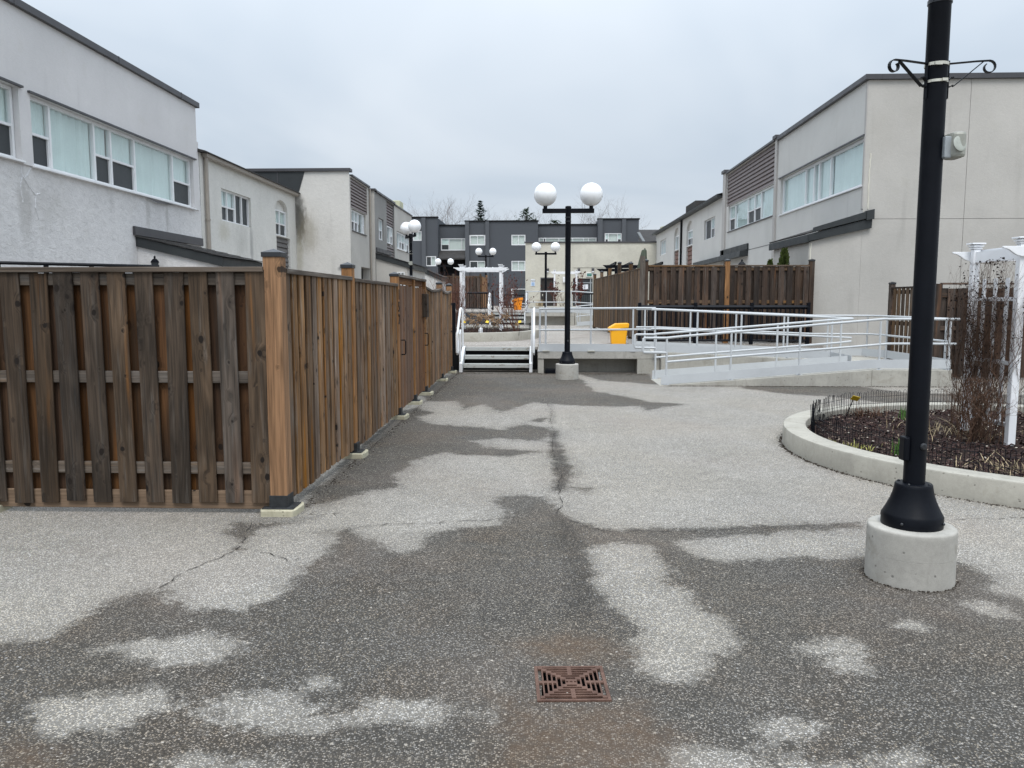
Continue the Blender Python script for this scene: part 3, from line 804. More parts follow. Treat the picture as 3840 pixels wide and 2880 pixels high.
def downpipe(house, x, y, z0, z1, mat='gutter_tan', r=.045, name='downpipe'):
    mb = MB().tube([(x, y, z0), (x, y, z1 - .25), (x, y, z1)], r, 8)
    for z in (z0 + (z1 - z0) * .3, z0 + (z1 - z0) * .7): mb.lathe([(r + .012, -.02), (r + .012, .02)], (x, y, z), 8)
    return obj(name, mb, mat, house)

def porch(house, sg, Xw, Xo, y0, y1, zw, zo, wall_mat, zb=0, fh=.19, flash=None, shingles=True, door=None):
    # lean-to porch on the alley side: wall Xw -> outer Xo, roof slopes from zw at wall to zo at eave
    ob = Xo + sg * .1; sl = (zo - zw) / (Xo - Xw); zob = zw + sl * (ob - Xw)
    p = obj('porch', MB().prism([(Xw, zb), (Xo, zb), (Xo, zo - fh + .02), (Xw, zw - fh + .02)], 'y', y0 + .06, y1 - .06), wall_mat, house)
    f = MB()
    f.prism([(Xw, zw), (ob, zob), (ob, zob - fh), (Xw, zw - fh)], 'y', y0, y0 + .055)
    f.prism([(Xw, zw), (ob, zob), (ob, zob - fh), (Xw, zw - fh)], 'y', y1 - .055, y1)
    a, b = sorted((ob, ob - sg * .05)); f.box(a, b, y0 + .056, y1 - .056, zob - fh, zob)
    obj('fascia', f, 'fascia_dark', p, bevel=.004)
    rf = MB(); n = 6
    for i in range(n):
        x0, x1 = lerp(Xw, ob + sg * .03, i / n), lerp(Xw, ob + sg * .03, (i + 1) / n + .03)
        z0, z1 = zw + sl * (x0 - Xw), zw + sl * (x1 - Xw)
        rf.prism([(x0, z0 + .004), (x1, z1 + .022), (x1, z1 + .034), (x0, z0 + .016)], 'y', y0 - .03, y1 + .03)
    obj('shingle_roof', rf, 'shingle', p)
    if flash:
        fa, fb, fz0, fz1 = flash
        obj('flashing', MB().pb('x', sg, Xw, fa, fb, fz0, fz1, .003, .06), 'trim_dark', p, bevel=.006)
    return p

# ---------------------------------------------------------------- left houses
XA = -8.72
h = thing('town_house', 'pale stucco house nearest on the left with long white window band above the fence', 'house', (XA - 4, 12, 0))
m = MB(); facade(m, 'x', 1, XA, -2, 20.16, 0, 3.885, [])
m.quad((XA, 20.16, 0), (XA - 9, 20.16, 0), (XA - 9, 20.16, 3.885), (XA, 20.16, 3.885))
obj('lower_wall', m, 'stucco_rough', h)
m = MB(); facade(m, 'x', 1, XA + .03, -2, 20.0, 3.885, 6.42, [(6.5, 13.16, 3.93, 5.13), (13.46, 19.74, 3.9, 5.1)], .16)
m.box(XA - 9, XA - .2, -2, 20.12, 6.2, 6.42)
m.quad((XA + .03, 20.0, 3.885), (XA - 9, 20.0, 3.885), (XA - 9, 20.0, 6.42), (XA + .03, 20.0, 6.42))
m.quad((XA, -2, 3.885), (XA + .03, -2, 3.885), (XA + .03, 20, 3.885), (XA, 20, 3.885))
obj('upper_wall', m, 'stucco_smooth', h)
obj('corner_pier', MB().box(XA - .3, XA - .003, 20.002, 20.158, 3.887, 5.6), 'stucco_rough', h)
cap_strip(h, [(XA - .25, XA + .1, -2, 20.1, 6.422, 6.55)] + [(XA - .26, XA + .108, y, y + .02, 6.415, 6.556) for y in (9.4, 13.1, 16.3, 19.1)], 0, 0)
obj('head_trim', MB().pb('x', 1, XA + .03, 13.4, 19.85, 5.102, 5.135, -.15, .05).pb('x', 1, XA + .03, 6.5, 13.24, 5.132, 5.165, -.15, .05), 'trim_dark', h)
window(h, 'x', 1, XA + .03, 13.47, 19.73, 3.905, 5.095, [(13.47, 14.09, 'h'), (14.09, 15.49, 'f'), (15.49, 16.09, 'h'), (16.09, 17.03, 'h'), (17.03, 18.78, 'f'), (18.78, 19.73, 'h')], .06, .1)
window(h, 'x', 1, XA + .03, 6.52, 13.15, 3.935, 5.125, [(6.52, 7.3, 'h'), (7.3, 9.1, 'f'), (9.1, 10.0, 'h'), (10.0, 12.3, 'f'), (12.3, 13.15, 'h')], .06, .12)
porch(h, 1, XA, -6.95, 16.81, 19.25, 2.97, 2.56, 'stucco_rough', 0, .2, (16.7, 20.1, 3.0, 3.19))
def wall_crack(name, pts, house, r0=.012):
    rs = random.Random(len(pts) * 7); q = []
    for i in range(len(pts) - 1):
        for k in range(5): q.append(Vector(pts[i]).lerp(Vector(pts[i + 1]), k / 5) + Vector((0, rs.gauss(0, .008), 0)))
    q.append(Vector(pts[-1])); obj(name, MB().tube(q, [r0 * rs.uniform(.5, 1.2) for _ in q], 5), 'pale_repair', house)
paint('pale_repair', (.68, .68, .69), .85, .06, .2, .1)
for pts in ([(13.42, 3.87), (13.3, 3.72), (13.22, 3.66), (13.16, 3.7)], [(13.22, 3.66), (13.38, 3.5), (13.5, 3.42), (13.47, 3.2), (13.55, 3.0)], [(13.14, 3.86), (13.16, 3.66), (13.1, 3.5), (13.14, 3.25)], [(13.5, 3.42), (13.62, 3.46)]):
    wall_crack('repair_line', [(XA + .001, y, z) for y, z in pts], h)
# hanging sheet metal under the sill
obj('loose_flashing', MB().add([(XA + .05, 17.3, 3.86), (XA + .08, 17.7, 3.80), (XA + .06, 18.3, 3.83), (XA + .04, 18.6, 3.85), (XA + .05, 18.3, 3.86), (XA + .07, 17.7, 3.84)], [(0, 1, 2, 3, 4, 5)]), 'trim_dark', h)

h = thing('town_house', 'cream stucco house with brown gutter and arched window, left side', 'house', (XA - 4, 24, 0))
m = MB()
facade(m, 'x', 1, XA, 20.17, 28.0, 0, 5.36, [(21.5, 23.68, 3.79, 4.66), (25.88, 27.12, 3.77, 4.95), (25.9, 27.3, 0.6, 3.74)], .18)
arch_fill(m, 'x', 1, XA, 25.88, 27.12, 4.62, 4.95)
obj('wall', m, 'stucco_cream', h)
window(h, 'x', 1, XA, 21.5, 23.68, 3.79, 4.66, [(21.5, 22.62, 'q'), (22.62, 23.12, 'd'), (23.12, 23.68, 'd')], .045, .09, False)
window(h, 'x', 1, XA, 25.88, 27.12, 3.77, 4.62, [(25.88, 27.12, 'q')], .045, .09, False)
siding(h, 'x', 1, XA, 25.9, 27.3, .62, 3.72, 20, 'siding_grey', -.12)
m = MB().prism([(XA - .12, 5.36), (XA + .2, 5.36), (XA + .2, 5.39), (XA - 5, 6.75), (XA - 5, 6.6)], 'y', 20.1, 28.0)
obj('roof', m, 'shingle', h)
g = MB().prism([(XA + .02, 5.28), (XA + .09, 5.25), (XA + .15, 5.28), (XA + .16, 5.40), (XA + .02, 5.40)], 'y', 20.3, 28.0)
obj('gutter', g, 'gutter_tan', h, bevel=.004)
downpipe(h, XA + .07, 20.42, 0, 5.28, r=.055)

XB = -6.78
h = thing('town_house', 'pale house with blank stained end wall and dark metal flashing, middle left', 'house', (XB - 4, 29.5, 0))
m = MB(); facade(m, 'y', -1, 28.02, XB - 6, XB, 0, 6.13, [])
m.box(XB - 6, XB - .3, 28.3, 31.2, 5.9, 6.13)
obj('end_wall', m, 'stucco_b', h)
m = MB(); facade(m, 'x', 1, XB, 28.02, 31.24, 0, 6.0, [(28.26, 30.55, 4.1, 4.9), (28.17, 30.82, 4.91, 5.96), (29.6, 31.15, 0, 2.88)], .3)
obj('wall', m, 'stucco_right', h)
obj('door_recess', MB().pb('x', 1, XB, 29.6, 31.15, 0, 2.88, -.36, -.3), 'interior_dark', h)
obj('metal_flashing', MB().prism([(-8.36, 6.12), (-8.6, 5.36), (-12.5, 5.36), (-12.5, 6.12)], 'y', 28.001, 28.015), 'fascia_dark', h)
obj('metal_flashing', MB().box(-9.34, -9.31, 27.985, 28.0, 5.36, 6.12), 'trim_dark', h)
cap_strip(h, [(XB - 6, XB + .05, 27.95, 28.3, 6.132, 6.24), (XB - .3, XB + .06, 28.3, 31.2, 6.0, 6.07)], 0, 0)
siding(h, 'x', 1, XB, 28.19, 30.8, 4.92, 5.95, 9, 'siding_brown', -.06)
window(h, 'x', 1, XB, 28.28, 30.53, 4.12, 4.88, [(28.28, 29.0, 'h'), (29.0, 29.5, 'h'), (29.5, 30.3, 's'), (30.3, 30.53, 'h')], .045, .09, True, sill_mat='trim_dark')
downpipe(h, XB + .05, 31.15, 0, 5.95, 'gutter_tan', .035)

XC = -6.59
h = thing('town_house', 'farthest left house with grey stucco, brown siding and three windows', 'house', (XC - 4, 35.5, 0))
m = MB(); facade(m, 'y', -1, 31.27, XC - 5, XC, 0, 5.92, [])
obj('end_wall', m, 'stucco_right', h)
m = MB(); facade(m, 'x', 1, XC, 35.46, 40.16, 0, 5.85, [(36.02, 39.52, 3.98, 4.78)], .25)
obj('pale_wall', m, 'stucco_right', h)
m = MB(); facade(m, 'x', 1, XC, 31.27, 35.46, 0, 5.88, [(32.02, 33.03, 4.08, 4.95), (33.7, 35.42, 3.4, 5.84)], .25)
m.box(XC - 5, XC - .3, 31.3, 40.1, 5.6, 5.85)
obj('grey_wall', m, 'stucco_dark', h)
obj('recess_wall', MB().pb('x', 1, XC, 33.7, 35.42, 3.4, 5.84, -.16, -.12), 'pier_grey', h)
window(h, 'x', 1, XC, 32.03, 33.02, 4.09, 4.94, [(32.03, 33.02, 'q')], .045, .08, False)
siding(h, 'x', 1, XC, 33.74, 35.4, 4.86, 5.8, 8, 'siding_brown', -.09)
window(h, 'x', 1, XC, 33.78, 35.02, 4.06, 4.80, [(33.78, 34.5, 's'), (34.5, 35.02, 'h')], .045, .03, False)
siding(h, 'x', 1, XC, 33.74, 35.4, 3.42, 4.0, 5, 'siding_brown', -.09)
window(h, 'x', 1, XC, 36.04, 39.5, 3.99, 4.77, [(36.04, 36.9, 's'), (36.9, 37.5, 'h'), (37.5, 38.3, 'h'), (38.3, 38.9, 's'), (38.9, 39.5, 'h')], .06, .07, True)
cap_strip(h, [(XC - 5, XC + .06, 31.2, 31.5, 5.922, 5.99), (XC - .3, XC + .07, 31.5, 35.45, 5.88, 5.96), (XC - .3, XC + .05, 35.46, 40.2, 5.85, 5.91)], 0, 0)
porch(h, 1, XC, -5.35, 31.35, 36.2, 3.48, 3.12, 'stucco_right', 0, .2, (31.4, 34.4, 3.55, 3.72))
window(h, 'y', -1, 31.41, -5.75, -5.45, 2.05, 2.75, [(-5.75, -5.45, 'q')], .04, -.04, False)
porch(h, 1, XC, -5.1, 39.4, 42, 3.5, 2.85, 'white_stucco_flat', 0, .2)
obj('chimney', MB().box(-8.6, -6.9, 38.6, 39.6, 5.8, 6.45), 'cream_block', h, bevel=.02)

# ---------------------------------------------------------------- right houses
XR, XP, Y1 = 8.04, 6.74, 20.4
h = thing('town_house', 'grey stucco corner house on the right with big blank end wall and dark canopy', 'house', (12, 27, 0))
m = MB()
m.box(8.32, 17.5, Y1 + .03, 28, 0, 7.0)
obj('core_wall', m, 'stucco_dark', h)
jz, jx, gp = 3.65, 10.53, .005
for (x0, x1, z0, z1) in ((XR, jx - gp, jz + gp, 7.02), (jx + gp, 17.5, jz + gp, 7.02), (XR, jx - gp, 0, jz - gp), (jx + gp, 17.5, 0, jz - gp)):
    obj('wall_panel', MB().box(x0 + (.002 if x0 == XR else 0), x1, Y1, Y1 + .028, z0, z1), 'stucco_right', h)
m = MB(); facade(m, 'x', -1, XR, Y1 + .001, 27.8, 0, 7.02, [(20.5, 27.42, 4.48, 5.70)], .2)
obj('side_wall', m, 'stucco_panel', h)
obj('corner_trim', MB().box(XR - .02, XR + .0, Y1 - .0, Y1 + .1, 3.9, 7.0), 'pier_grey', h)
obj('pier', MB().pb('x', -1, XR, 27.802, 28.04, 0, 7.1, -.1, .06), 'pier_grey', h, bevel=.01)
cap_strip(h, [(XR - .1, XR + .3, Y1 - .08, 27.75, 7.022, 7.15), (XR + .3, 17.6, Y1 - .08, Y1 + .3, 7.022, 7.15), (XR - .14, XR + .25, 27.75, 28.1, 7.1, 7.22)], 0, 0)
window(h, 'x', -1, XR, 20.5, 27.42, 4.49, 5.69, [(20.5, 22.98, 'f'), (22.98, 23.9, 'f'), (23.9, 24.36, 'f'), (24.36, 25.1, 'f'), (25.1, 27.42, 'f')], .07, .1)
obj('head_trim', MB().pb('x', -1, XR, 20.45, 27.6, 5.702, 5.735, -.15, .05), 'trim_dark', h)
# porch flush with the end wall
m = MB().prism([(XP, 0), (XR - .002, 0), (XR - .002, 3.42), (XP, 3.08)], 'y', Y1 - .002, 23.4)
p = obj('porch', m, 'stucco_right', h)
sl = (3.81 - 3.29) / (8.23 - 6.70)
f = MB().prism([(6.68, 3.09), (8.24, 3.42), (8.25, 3.66), (8.22, 3.66), (6.68, 3.27)], 'y', Y1 - .1, Y1 - .004)
f.box(6.64, 6.70, Y1 - .1, 23.6, 3.07, 3.26)
obj('fascia', f, 'fascia_dark', p, bevel=.006)
f = MB().prism([(6.82, 3.325), (8.2, 3.675), (8.2, 3.86), (6.82, 3.44)], 'y', Y1 - .14, Y1 - .005)
f.prism([(8.08, 3.60), (8.27, 3.64), (8.27, 3.88), (8.08, 3.84)], 'y', Y1 - .17, Y1 - .006)
obj('flashing', f, 'fascia_dark', p, bevel=.006)
obj('shingle_roof', MB().prism([(6.66, 3.27), (8.04, 3.66), (8.04, 3.72), (6.64, 3.30)], 'y', Y1 + .0, 23.6), 'shingle', p)
def sealant(name, pts, house):
    mb = MB(); rs = random.Random(len(pts)); q = []
    for i in range(len(pts) - 1):
        for k in range(6): q.append(Vector(pts[i]).lerp(Vector(pts[i + 1]), k / 6) + Vector((rs.gauss(0, .006), 0, 0)))
    q.append(Vector(pts[-1]))
    mb.tube(q, [rs.uniform(.012, .022) for _ in q], 6)
    o = obj(name, mb, 'pale_caulk', house); return o
paint('pale_caulk', (.62, .6, .52), .7, .1, .2, .1)
sealant('sealant_line', [(8.17, Y1 - .002, 5.25), (8.15, Y1 - .002, 4.6), (8.16, Y1 - .002, 3.9)], h)
sealant('sealant_line', [(6.79, Y1 - .004, 3.06), (6.77, Y1 - .004, 2.4), (6.76, Y1 - .004, 1.5), (6.74, Y1 - .004, .9)], h)

h = thing('town_house', 'middle right house with brown siding above white windows', 'house', (12, 31.8, 0))
m = MB(); facade(m, 'x', -1, XR, 28.042, 35.3, 0, 7.08, [(28.06, 34.9, 4.56, 5.66), (28.06, 35.28, 5.67, 7.06)], .25)
m.box(XR + .3, 17, 28.1, 35.6, 6.8, 7.06)
obj('side_wall', m, 'stucco_panel', h)
siding(h, 'x', -1, XR, 28.07, 35.27, 5.69, 7.04, 9, 'siding_brown', -.08)
obj('pier', MB().pb('x', -1, XR, 35.302, 35.8, 0, 7.15, -.1, .07), 'pier_grey', h, bevel=.01)
cap_strip(h, [(XR - .08, XR + .3, 28.1, 35.3, 7.082, 7.16), (XR - .14, XR + .25, 35.28, 35.85, 7.151, 7.28)], 0, 0)
window(h, 'x', -1, XR, 28.08, 34.88, 4.57, 5.65, [(28.08, 28.35, 'h'), (28.35, 29.97, 'f'), (29.97, 30.88, 'h'), (30.88, 31.85, 'h'), (31.85, 33.9, 'f'), (33.9, 34.88, 'h')], .05, .08, True, sill_mat='trim_dark')
obj('canopy_flashing', MB().pb('x', -1, XR, 31.35, 36.0, 3.6, 3.84, .003, .07), 'fascia_dark', h, bevel=.008)
obj('canopy', MB().prism([(XR, 3.60), (XR - .32, 3.54), (XR - .34, 3.33), (XR, 3.36)], 'y', 31.4, 41), 'fascia_dark', h, bevel=.008)
obj('joint_line', MB().pb('x', -1, XR, 23.5, 31.4, 3.575, 3.595, .001, .006), 'trim_dark', h)

h = thing('town_house', 'farthest right row with two arched windows and black eaves', 'house', (12, 46, 0))
m = MB()
facade(m, 'x', -1, XR, 35.81, 56.6, 0, 6.2, [(37.5, 39.95, 4.58, 5.55), (43.0, 44.75, 4.62, 5.95), (43.0, 44.75, 1.3, 4.58), (47.2, 48.9, 4.64, 5.97), (47.2, 48.9, 1.3, 4.6), (52.0, 54.6, 4.66, 5.66)], .22)
arch_fill(m, 'x', -1, XR, 43.0, 44.75, 5.45, 5.95); arch_fill(m, 'x', -1, XR, 47.2, 48.9, 5.5, 5.97)
obj('side_wall', m, 'stucco_panel', h)
window(h, 'x', -1, XR, 37.5, 39.95, 4.58, 5.55, [(37.5, 38.7, 'q'), (38.7, 39.95, 'd')], .05, .1, False)
window(h, 'x', -1, XR, 43.0, 44.75, 4.62, 5.45, [(43.0, 44.75, 'q')], .06, .1, False)
window(h, 'x', -1, XR, 47.2, 48.9, 4.64, 5.5, [(47.2, 48.0, 's'), (48.0, 48.9, 's')], .06, .1, False)
window(h, 'x', -1, XR, 52.0, 54.6, 4.66, 5.66, [(52.0, 52.9, 's'), (52.9, 53.7, 's'), (53.7, 54.6, 's')], .09, .1, False)
siding(h, 'x', -1, XR, 43.02, 44.73, 1.3, 4.56, 14, 'siding_red', -.12)
siding(h, 'x', -1, XR, 47.22, 48.88, 1.3, 4.58, 14, 'siding_red', -.12)
obj('eaves', MB().prism([(XR - .28, 6.2), (XR - .3, 6.32), (XR + .1, 6.36), (XR + .1, 6.2)], 'y', 35.9, 56.8), 'fascia_dark', h, bevel=.01)
obj('roof', MB().prism([(XR - .3, 6.32), (XR + 5, 7.6), (XR + 5, 7.4), (XR + .1, 6.2)], 'y', 35.9, 56.8), 'shingle', h)
obj('roof_monitor', MB().box(XR + .15, XR + 1.2, 43.2, 46.0, 6.3, 6.95), 'shingle', h)
obj('roof_parapet', MB().prism([(XR + .0, 6.3), (XR + .0, 6.6), (XR + 1.3, 6.95), (XR + 1.3, 6.4)], 'y', 54.5, 54.8), 'cream_block', h)
downpipe(h, XR - .07, 46.1, 0, 6.3, 'black_paint', .06)

# ---------------------------------------------------------------- cream hall at the end
YC = 56.4
h = thing('community_hall', 'low cream stucco building with brown door at the end of the alley', 'building', (3.5, 60, T2))
m = MB(); facade(m, 'y', -1, YC, -1.17, XR + .3, T2 - .2, 5.68, [(-.1, .86, T2, 3.26), (2.2, 3.6, T2, 3.2)], .2)
m.box(-1.16, XR + .3, YC + .25, 66, 5.3, 5.66)
m.quad((-1.17, YC, T2), (-1.17, 66, T2), (-1.17, 66, 5.68), (-1.17, YC, 5.68))
obj('wall', m, 'stucco_beige', h)
obj('raised_panel', MB().pb('y', -1, YC, 2.2, XR, 3.95, 5.56, .002, .03), 'stucco_beige', h, bevel=.02)
cap_strip(h, [(-1.25, XR + .3, YC - .08, YC + .3, 5.682, 5.78)], 0, 0)
d = obj('door', MB().pb('y', -1, YC, -.08, .84, T2, 3.2, -.12, -.08), 'door_brown', h)
obj('door_frame', MB().pb('y', -1, YC, -.1, -.04, T2, 3.26, -.08, .02).pb('y', -1, YC, .8, .86, T2, 3.26, -.08, .02).pb('y', -1, YC, -.04, .8, 3.18, 3.26, -.08, .02), 'trim_dark', h)
obj('handle', MB().pb('y', -1, YC, .02, .08, 1.95, 2.1, -.08, -.03), 'band_steel', d)
d = obj('glazed_door', MB().pb('y', -1, YC, 2.22, 3.58, T2, 3.18, -.14, -.1), 'screen_dark', h)
obj('mullion', MB().pb('y', -1, YC, 3.42, 3.5, T2, 3.18, -.1, -.04).pb('y', -1, YC, 2.2, 3.6, 2.86, 2.92, -.1, -.05), 'box_grey', d)
for x in (2.83, 3.08): obj('paper_notice', MB().pb('y', -1, YC, x, x + .21, 2.43, 2.78, -.099, -.094), 'sign_white', d)
for x in (.41, 2.61, 3.61):
    lt = obj('wall_light', MB().pb('y', -1, YC, x - .09, x + .09, 3.72, 3.9, 0, .16), 'trim_dark', h, bevel=.02)
    obj('light_lens', MB().pb('y', -1, YC, x - .07, x + .07, 3.62, 3.719, .01, .14), 'sign_white', lt, bevel=.02)
obj('meter_box', MB().pb('y', -1, YC, 1.48, 1.72, 2.9, 3.3, 0, .15), 'window_white', h, bevel=.03)

def text_obj(name, s, size, mat, parent, loc, rot, ext=.004, align='CENTER'):
    cu = bpy.data.curves.new(name, 'FONT'); cu.body = s; cu.size = size; cu.extrude = ext; cu.align_x = align
    t = bpy.data.objects.new(name, cu); COL.objects.link(t)
    dg = bpy.context.evaluated_depsgraph_get()
    me = bpy.data.meshes.new_from_object(t.evaluated_get(dg)); COL.objects.unlink(t); bpy.data.objects.remove(t)
    me.materials.clear(); me.materials.append(M[mat])
    o = bpy.data.objects.new(name, me); COL.objects.link(o)
    mm = Matrix.Translation(Vector(loc)) @ Euler(rot).to_matrix().to_4x4()
    if parent is not None:
        o.parent = parent
        if parent.name in WL: mm = WL[parent.name].inverted() @ mm
    o.matrix_local = mm
    return o

sg = thing('wall_sign', 'white NO sign with pale blue panel on the cream wall left of the brown door', 'sign', (-.63, YC - .03, 2.9))
obj('sign_board', MB().pb('y', -1, YC, -.78, -.48, 2.66, 3.14, .004, .03), 'sign_white', sg)
obj('sign_panel', MB().pb('y', -1, YC, -.74, -.52, 2.68, 2.92, .031, .035), 'sign_blue', sg)
text_obj('sign_text', 'NO', .2, 'screen_dark', sg, (-.63, YC - .034, 2.955), (R(90), 0, 0))
sg = thing('exit_sign', 'green exit sign in pale frame above the glazed door', 'sign', (3.36, YC - .05, 3.45))
obj('sign_frame', MB().pb('y', -1, YC, 3.14, 3.58, 3.3, 3.6, .004, .06), 'window_white', sg, bevel=.02)
obj('sign_face', MB().pb('y', -1, YC, 3.19, 3.53, 3.35, 3.55, .061, .066), 'exit_green', sg)
text_obj('sign_text', 'EXIT', .13, 'sign_blue', sg, (3.36, YC - .068, 3.405), (R(90), 0, 0), .002)

# ---------------------------------------------------------------- dark apartment block behind
YD = 80.0
h = thing('apartment_block', 'dark grey three storey apartment block closing the far view', 'building', (-1, 86, T2))
def dblock(x0, x1, top, y, holes=()):
    m = MB(); facade(m, 'y', -1, y, x0, x1, T2 - .3, top, list(holes), .3)
    for x in (x0, x1): m.quad((x, y, T2 - .3), (x, y + 9, T2 - .3), (x, y + 9, top), (x, y, top))
    m.quad((x0, y, top), (x1, y, top), (x1, y + 9, top), (x0, y + 9, top))
    o = obj('wall', m, 'dark_wall', h)
    obj('parapet_cap', MB().box(x0 - .08, x1 + .08, y - .1, y + .3, top + .002, top + .12), 'interior_dark', h)
    return o
W1 = (-12.9, -12.0, 7.6, 8.55); W2 = (-11.63, -10.6, 5.08, 6.08)
dblock(-16, -10.42, 9.86, YD - .6, [W1, W2])
dblock(-10.419, -7.7, 9.2, YD + .8, [(-10.28, -7.75, 6.72, 7.95), (-10.4, -7.8, 3.4, 5.9)])
dblock(-7.69, -.41, 9.5, YD - .2, [(-7.28, -5.67, 7.16, 8.2), (-3.06, -1.66, 7.16, 8.2), (-7.28, -5.67, 4.55, 5.62), (-3.06, -1.66, 4.6, 5.62), (-3.1, -1.4, 1.3, 2.85)])
dblock(-.405, 5.55, 9.22, YD + .8, [(-.34, 5.5, 7.25, 7.98)])
dblock(5.56, 9.6, 9.65, YD - .3, [(6.24, 7.92, 7.2, 8.32)])
for x0, x1, top, y, zb in ((-12.0, -11.6, 9.85, YD - .6, T2), (-7.69, -7.3, 9.5, YD - .2, T2), (-5.66, -5.28, 9.5, YD - .2, 3.4), (7.92, 8.3, 9.65, YD - .3, T2), (5.56, 6.0, 9.65, YD - .3, T2)):
    obj('pilaster', MB().pb('y', -1, y, x0, x1, zb, top - .002, .002, .25), 'dark_wall_pillar', h)
def dwin(a0, a1, z0, z1, y, s, fw=.09): window(h, 'y', -1, y, a0, a1, z0, z1, s, fw, .04, False)
dwin(*W1, YD - .6, [(-12.9, -12.4, 's'), (-12.4, -12.0, 's')])
dwin(*W2, YD - .6, [(-11.63, -11.1, 'd'), (-11.1, -10.6, 's')])
dwin(-10.28, -7.75, 6.72, 7.95, YD + .8, [(-10.28, -9.45, 'h'), (-9.45, -8.15, 's'), (-8.15, -7.75, 's')])
dwin(-7.28, -5.67, 7.16, 8.2, YD - .2, [(-7.28, -6.47, 's'), (-6.47, -5.67, 's')], .13)
dwin(-3.06, -1.66, 7.16, 8.2, YD - .2, [(-3.06, -2.36, 's'), (-2.36, -1.66, 's')])
dwin(-7.28, -5.67, 4.55, 5.62, YD - .2, [(-7.28, -6.47, 'd'), (-6.47, -5.67, 's')])
dwin(-3.06, -1.66, 4.6, 5.62, YD - .2, [(-3.06, -2.36, 's'), (-2.36, -1.66, 's')])
dwin(-3.1, -1.4, 1.3, 2.85, YD - .2, [(-3.1, -2.9, 's'), (-2.9, -1.4, 'd')])
dwin(-.34, 5.5, 7.25, 7.98, YD + .8, [(-.34, .15, 's'), (.15, .35, 'd'), (.35, 1.7, 's'), (1.7, 2.4, 's'), (2.4, 3.1, 's'), (3.1, 4.2, 's'), (4.2, 4.7, 's'), (4.7, 5.5, 's')])
dwin(6.24, 7.92, 7.2, 8.32, YD - .3, [(6.24, 6.6, 'h'), (6.6, 7.5, 's'), (7.5, 7.92, 'h')])
obj('awning', MB().prism([(YD + .78, 6.68), (YD - .7, 5.9), (YD - .7, 5.75), (YD + .78, 5.75)], 'x', -10.4, -7.72), 'shingle', h)
obj('balcony_recess', MB().pb('y', -1, YD + .8, -10.4, -7.8, 3.4, 5.9, -.32, -.3), 'interior_dark', h)
m = MB()
for i in range(22): m.box(-10.35 + i * .12, -10.32 + i * .12, YD - .25, YD - .22, 3.4, 4.3)
m.box(-10.4, -7.75, YD - .27, YD - .2, 4.3, 4.36)
obj('balcony_railing', m, 'black_paint', h)
obj('floor_band', MB().pb('y', -1, YD - .2, -5.27, -1.2, 3.25, 3.3, .002, .02), 'dark_wall_pillar', h)
obj('side_roof', MB().prism([(YD - 1, 6.6), (YD - 1, 7.0), (YD + 6, 9.2), (YD + 6, 6.6)], 'x', 9.62, 14), 'shingle', h)
obj('roof_edge', MB().prism([(9.3, 8.3), (9.55, 8.3), (10.35, 7.0), (10.1, 7.0)], 'y', YD - 1.6, YD - 1.05), 'box_grey', h)

# ================================================================== FENCES
def post(parent, x, y, z0, H, w=.13, mat='wood_post', cap=True, shoe=True, pad=None, rz=0):
    p = plank('post', parent, mat, w, w, H, (x, y, z0 + (.16 if shoe else 0)), (0, 0, rz)) if shoe else plank('post', parent, mat, w, w, H, (x, y, z0), (0, 0, rz))
    return p
def cap_on(parent, x, y, z, w):
    a = w / 2 + .008
    mb = MB().box(x - a, x + a, y - a, y + a, z - .035, z)
    b = a - .008
    mb.add([(x - a, y - a, z), (x + a, y - a, z), (x + a, y + a, z), (x - a, y + a, z), (x, y, z + .028)], [(0, 1, 4), (1, 2, 4), (2, 3, 4), (3, 0, 4)])
    return obj('post_cap', mb, 'black_cap', parent, bevel=.003)
def shoe_pad(parent, x, y, z0, w, pad=True):
    a = w / 2 + .006
    mb = MB().box(x - a, x + a, y - a, y + a, z0 + .045, z0 + .145)
    mb.box(x - a - .05, x + a + .05, y - a - .03, y + a + .03, z0 + .046, z0 + .056)
    obj('post_shoe', mb, 'rusty_shoe', parent, bevel=.003)
    if pad:
        rs = random.Random(int(x * 31 + y * 77))
        n = 14; top = []; bot = []
        for i in range(n):
            t = 2 * math.pi * i / n
            cx = max(-1, min(1, 1.35 * math.cos(t))); cy = max(-1, min(1, 1.35 * math.sin(t)))
            top.append((x + .005 + cx * .142 * rs.uniform(.93, 1.03), y + cy * .138 * rs.uniform(.93, 1.03)))
        mb = MB().prism(top, 'z', z0 - .02, z0 + .047)
        obj('concrete_pad', mb, 'concrete_mossy', parent, bevel=.008)
paint('rusty_shoe', (.022, .024, .026), .55, .5, .4, .2, 25)
paint('nail', (.09, .09, .09), .4, .1, .5, .02)

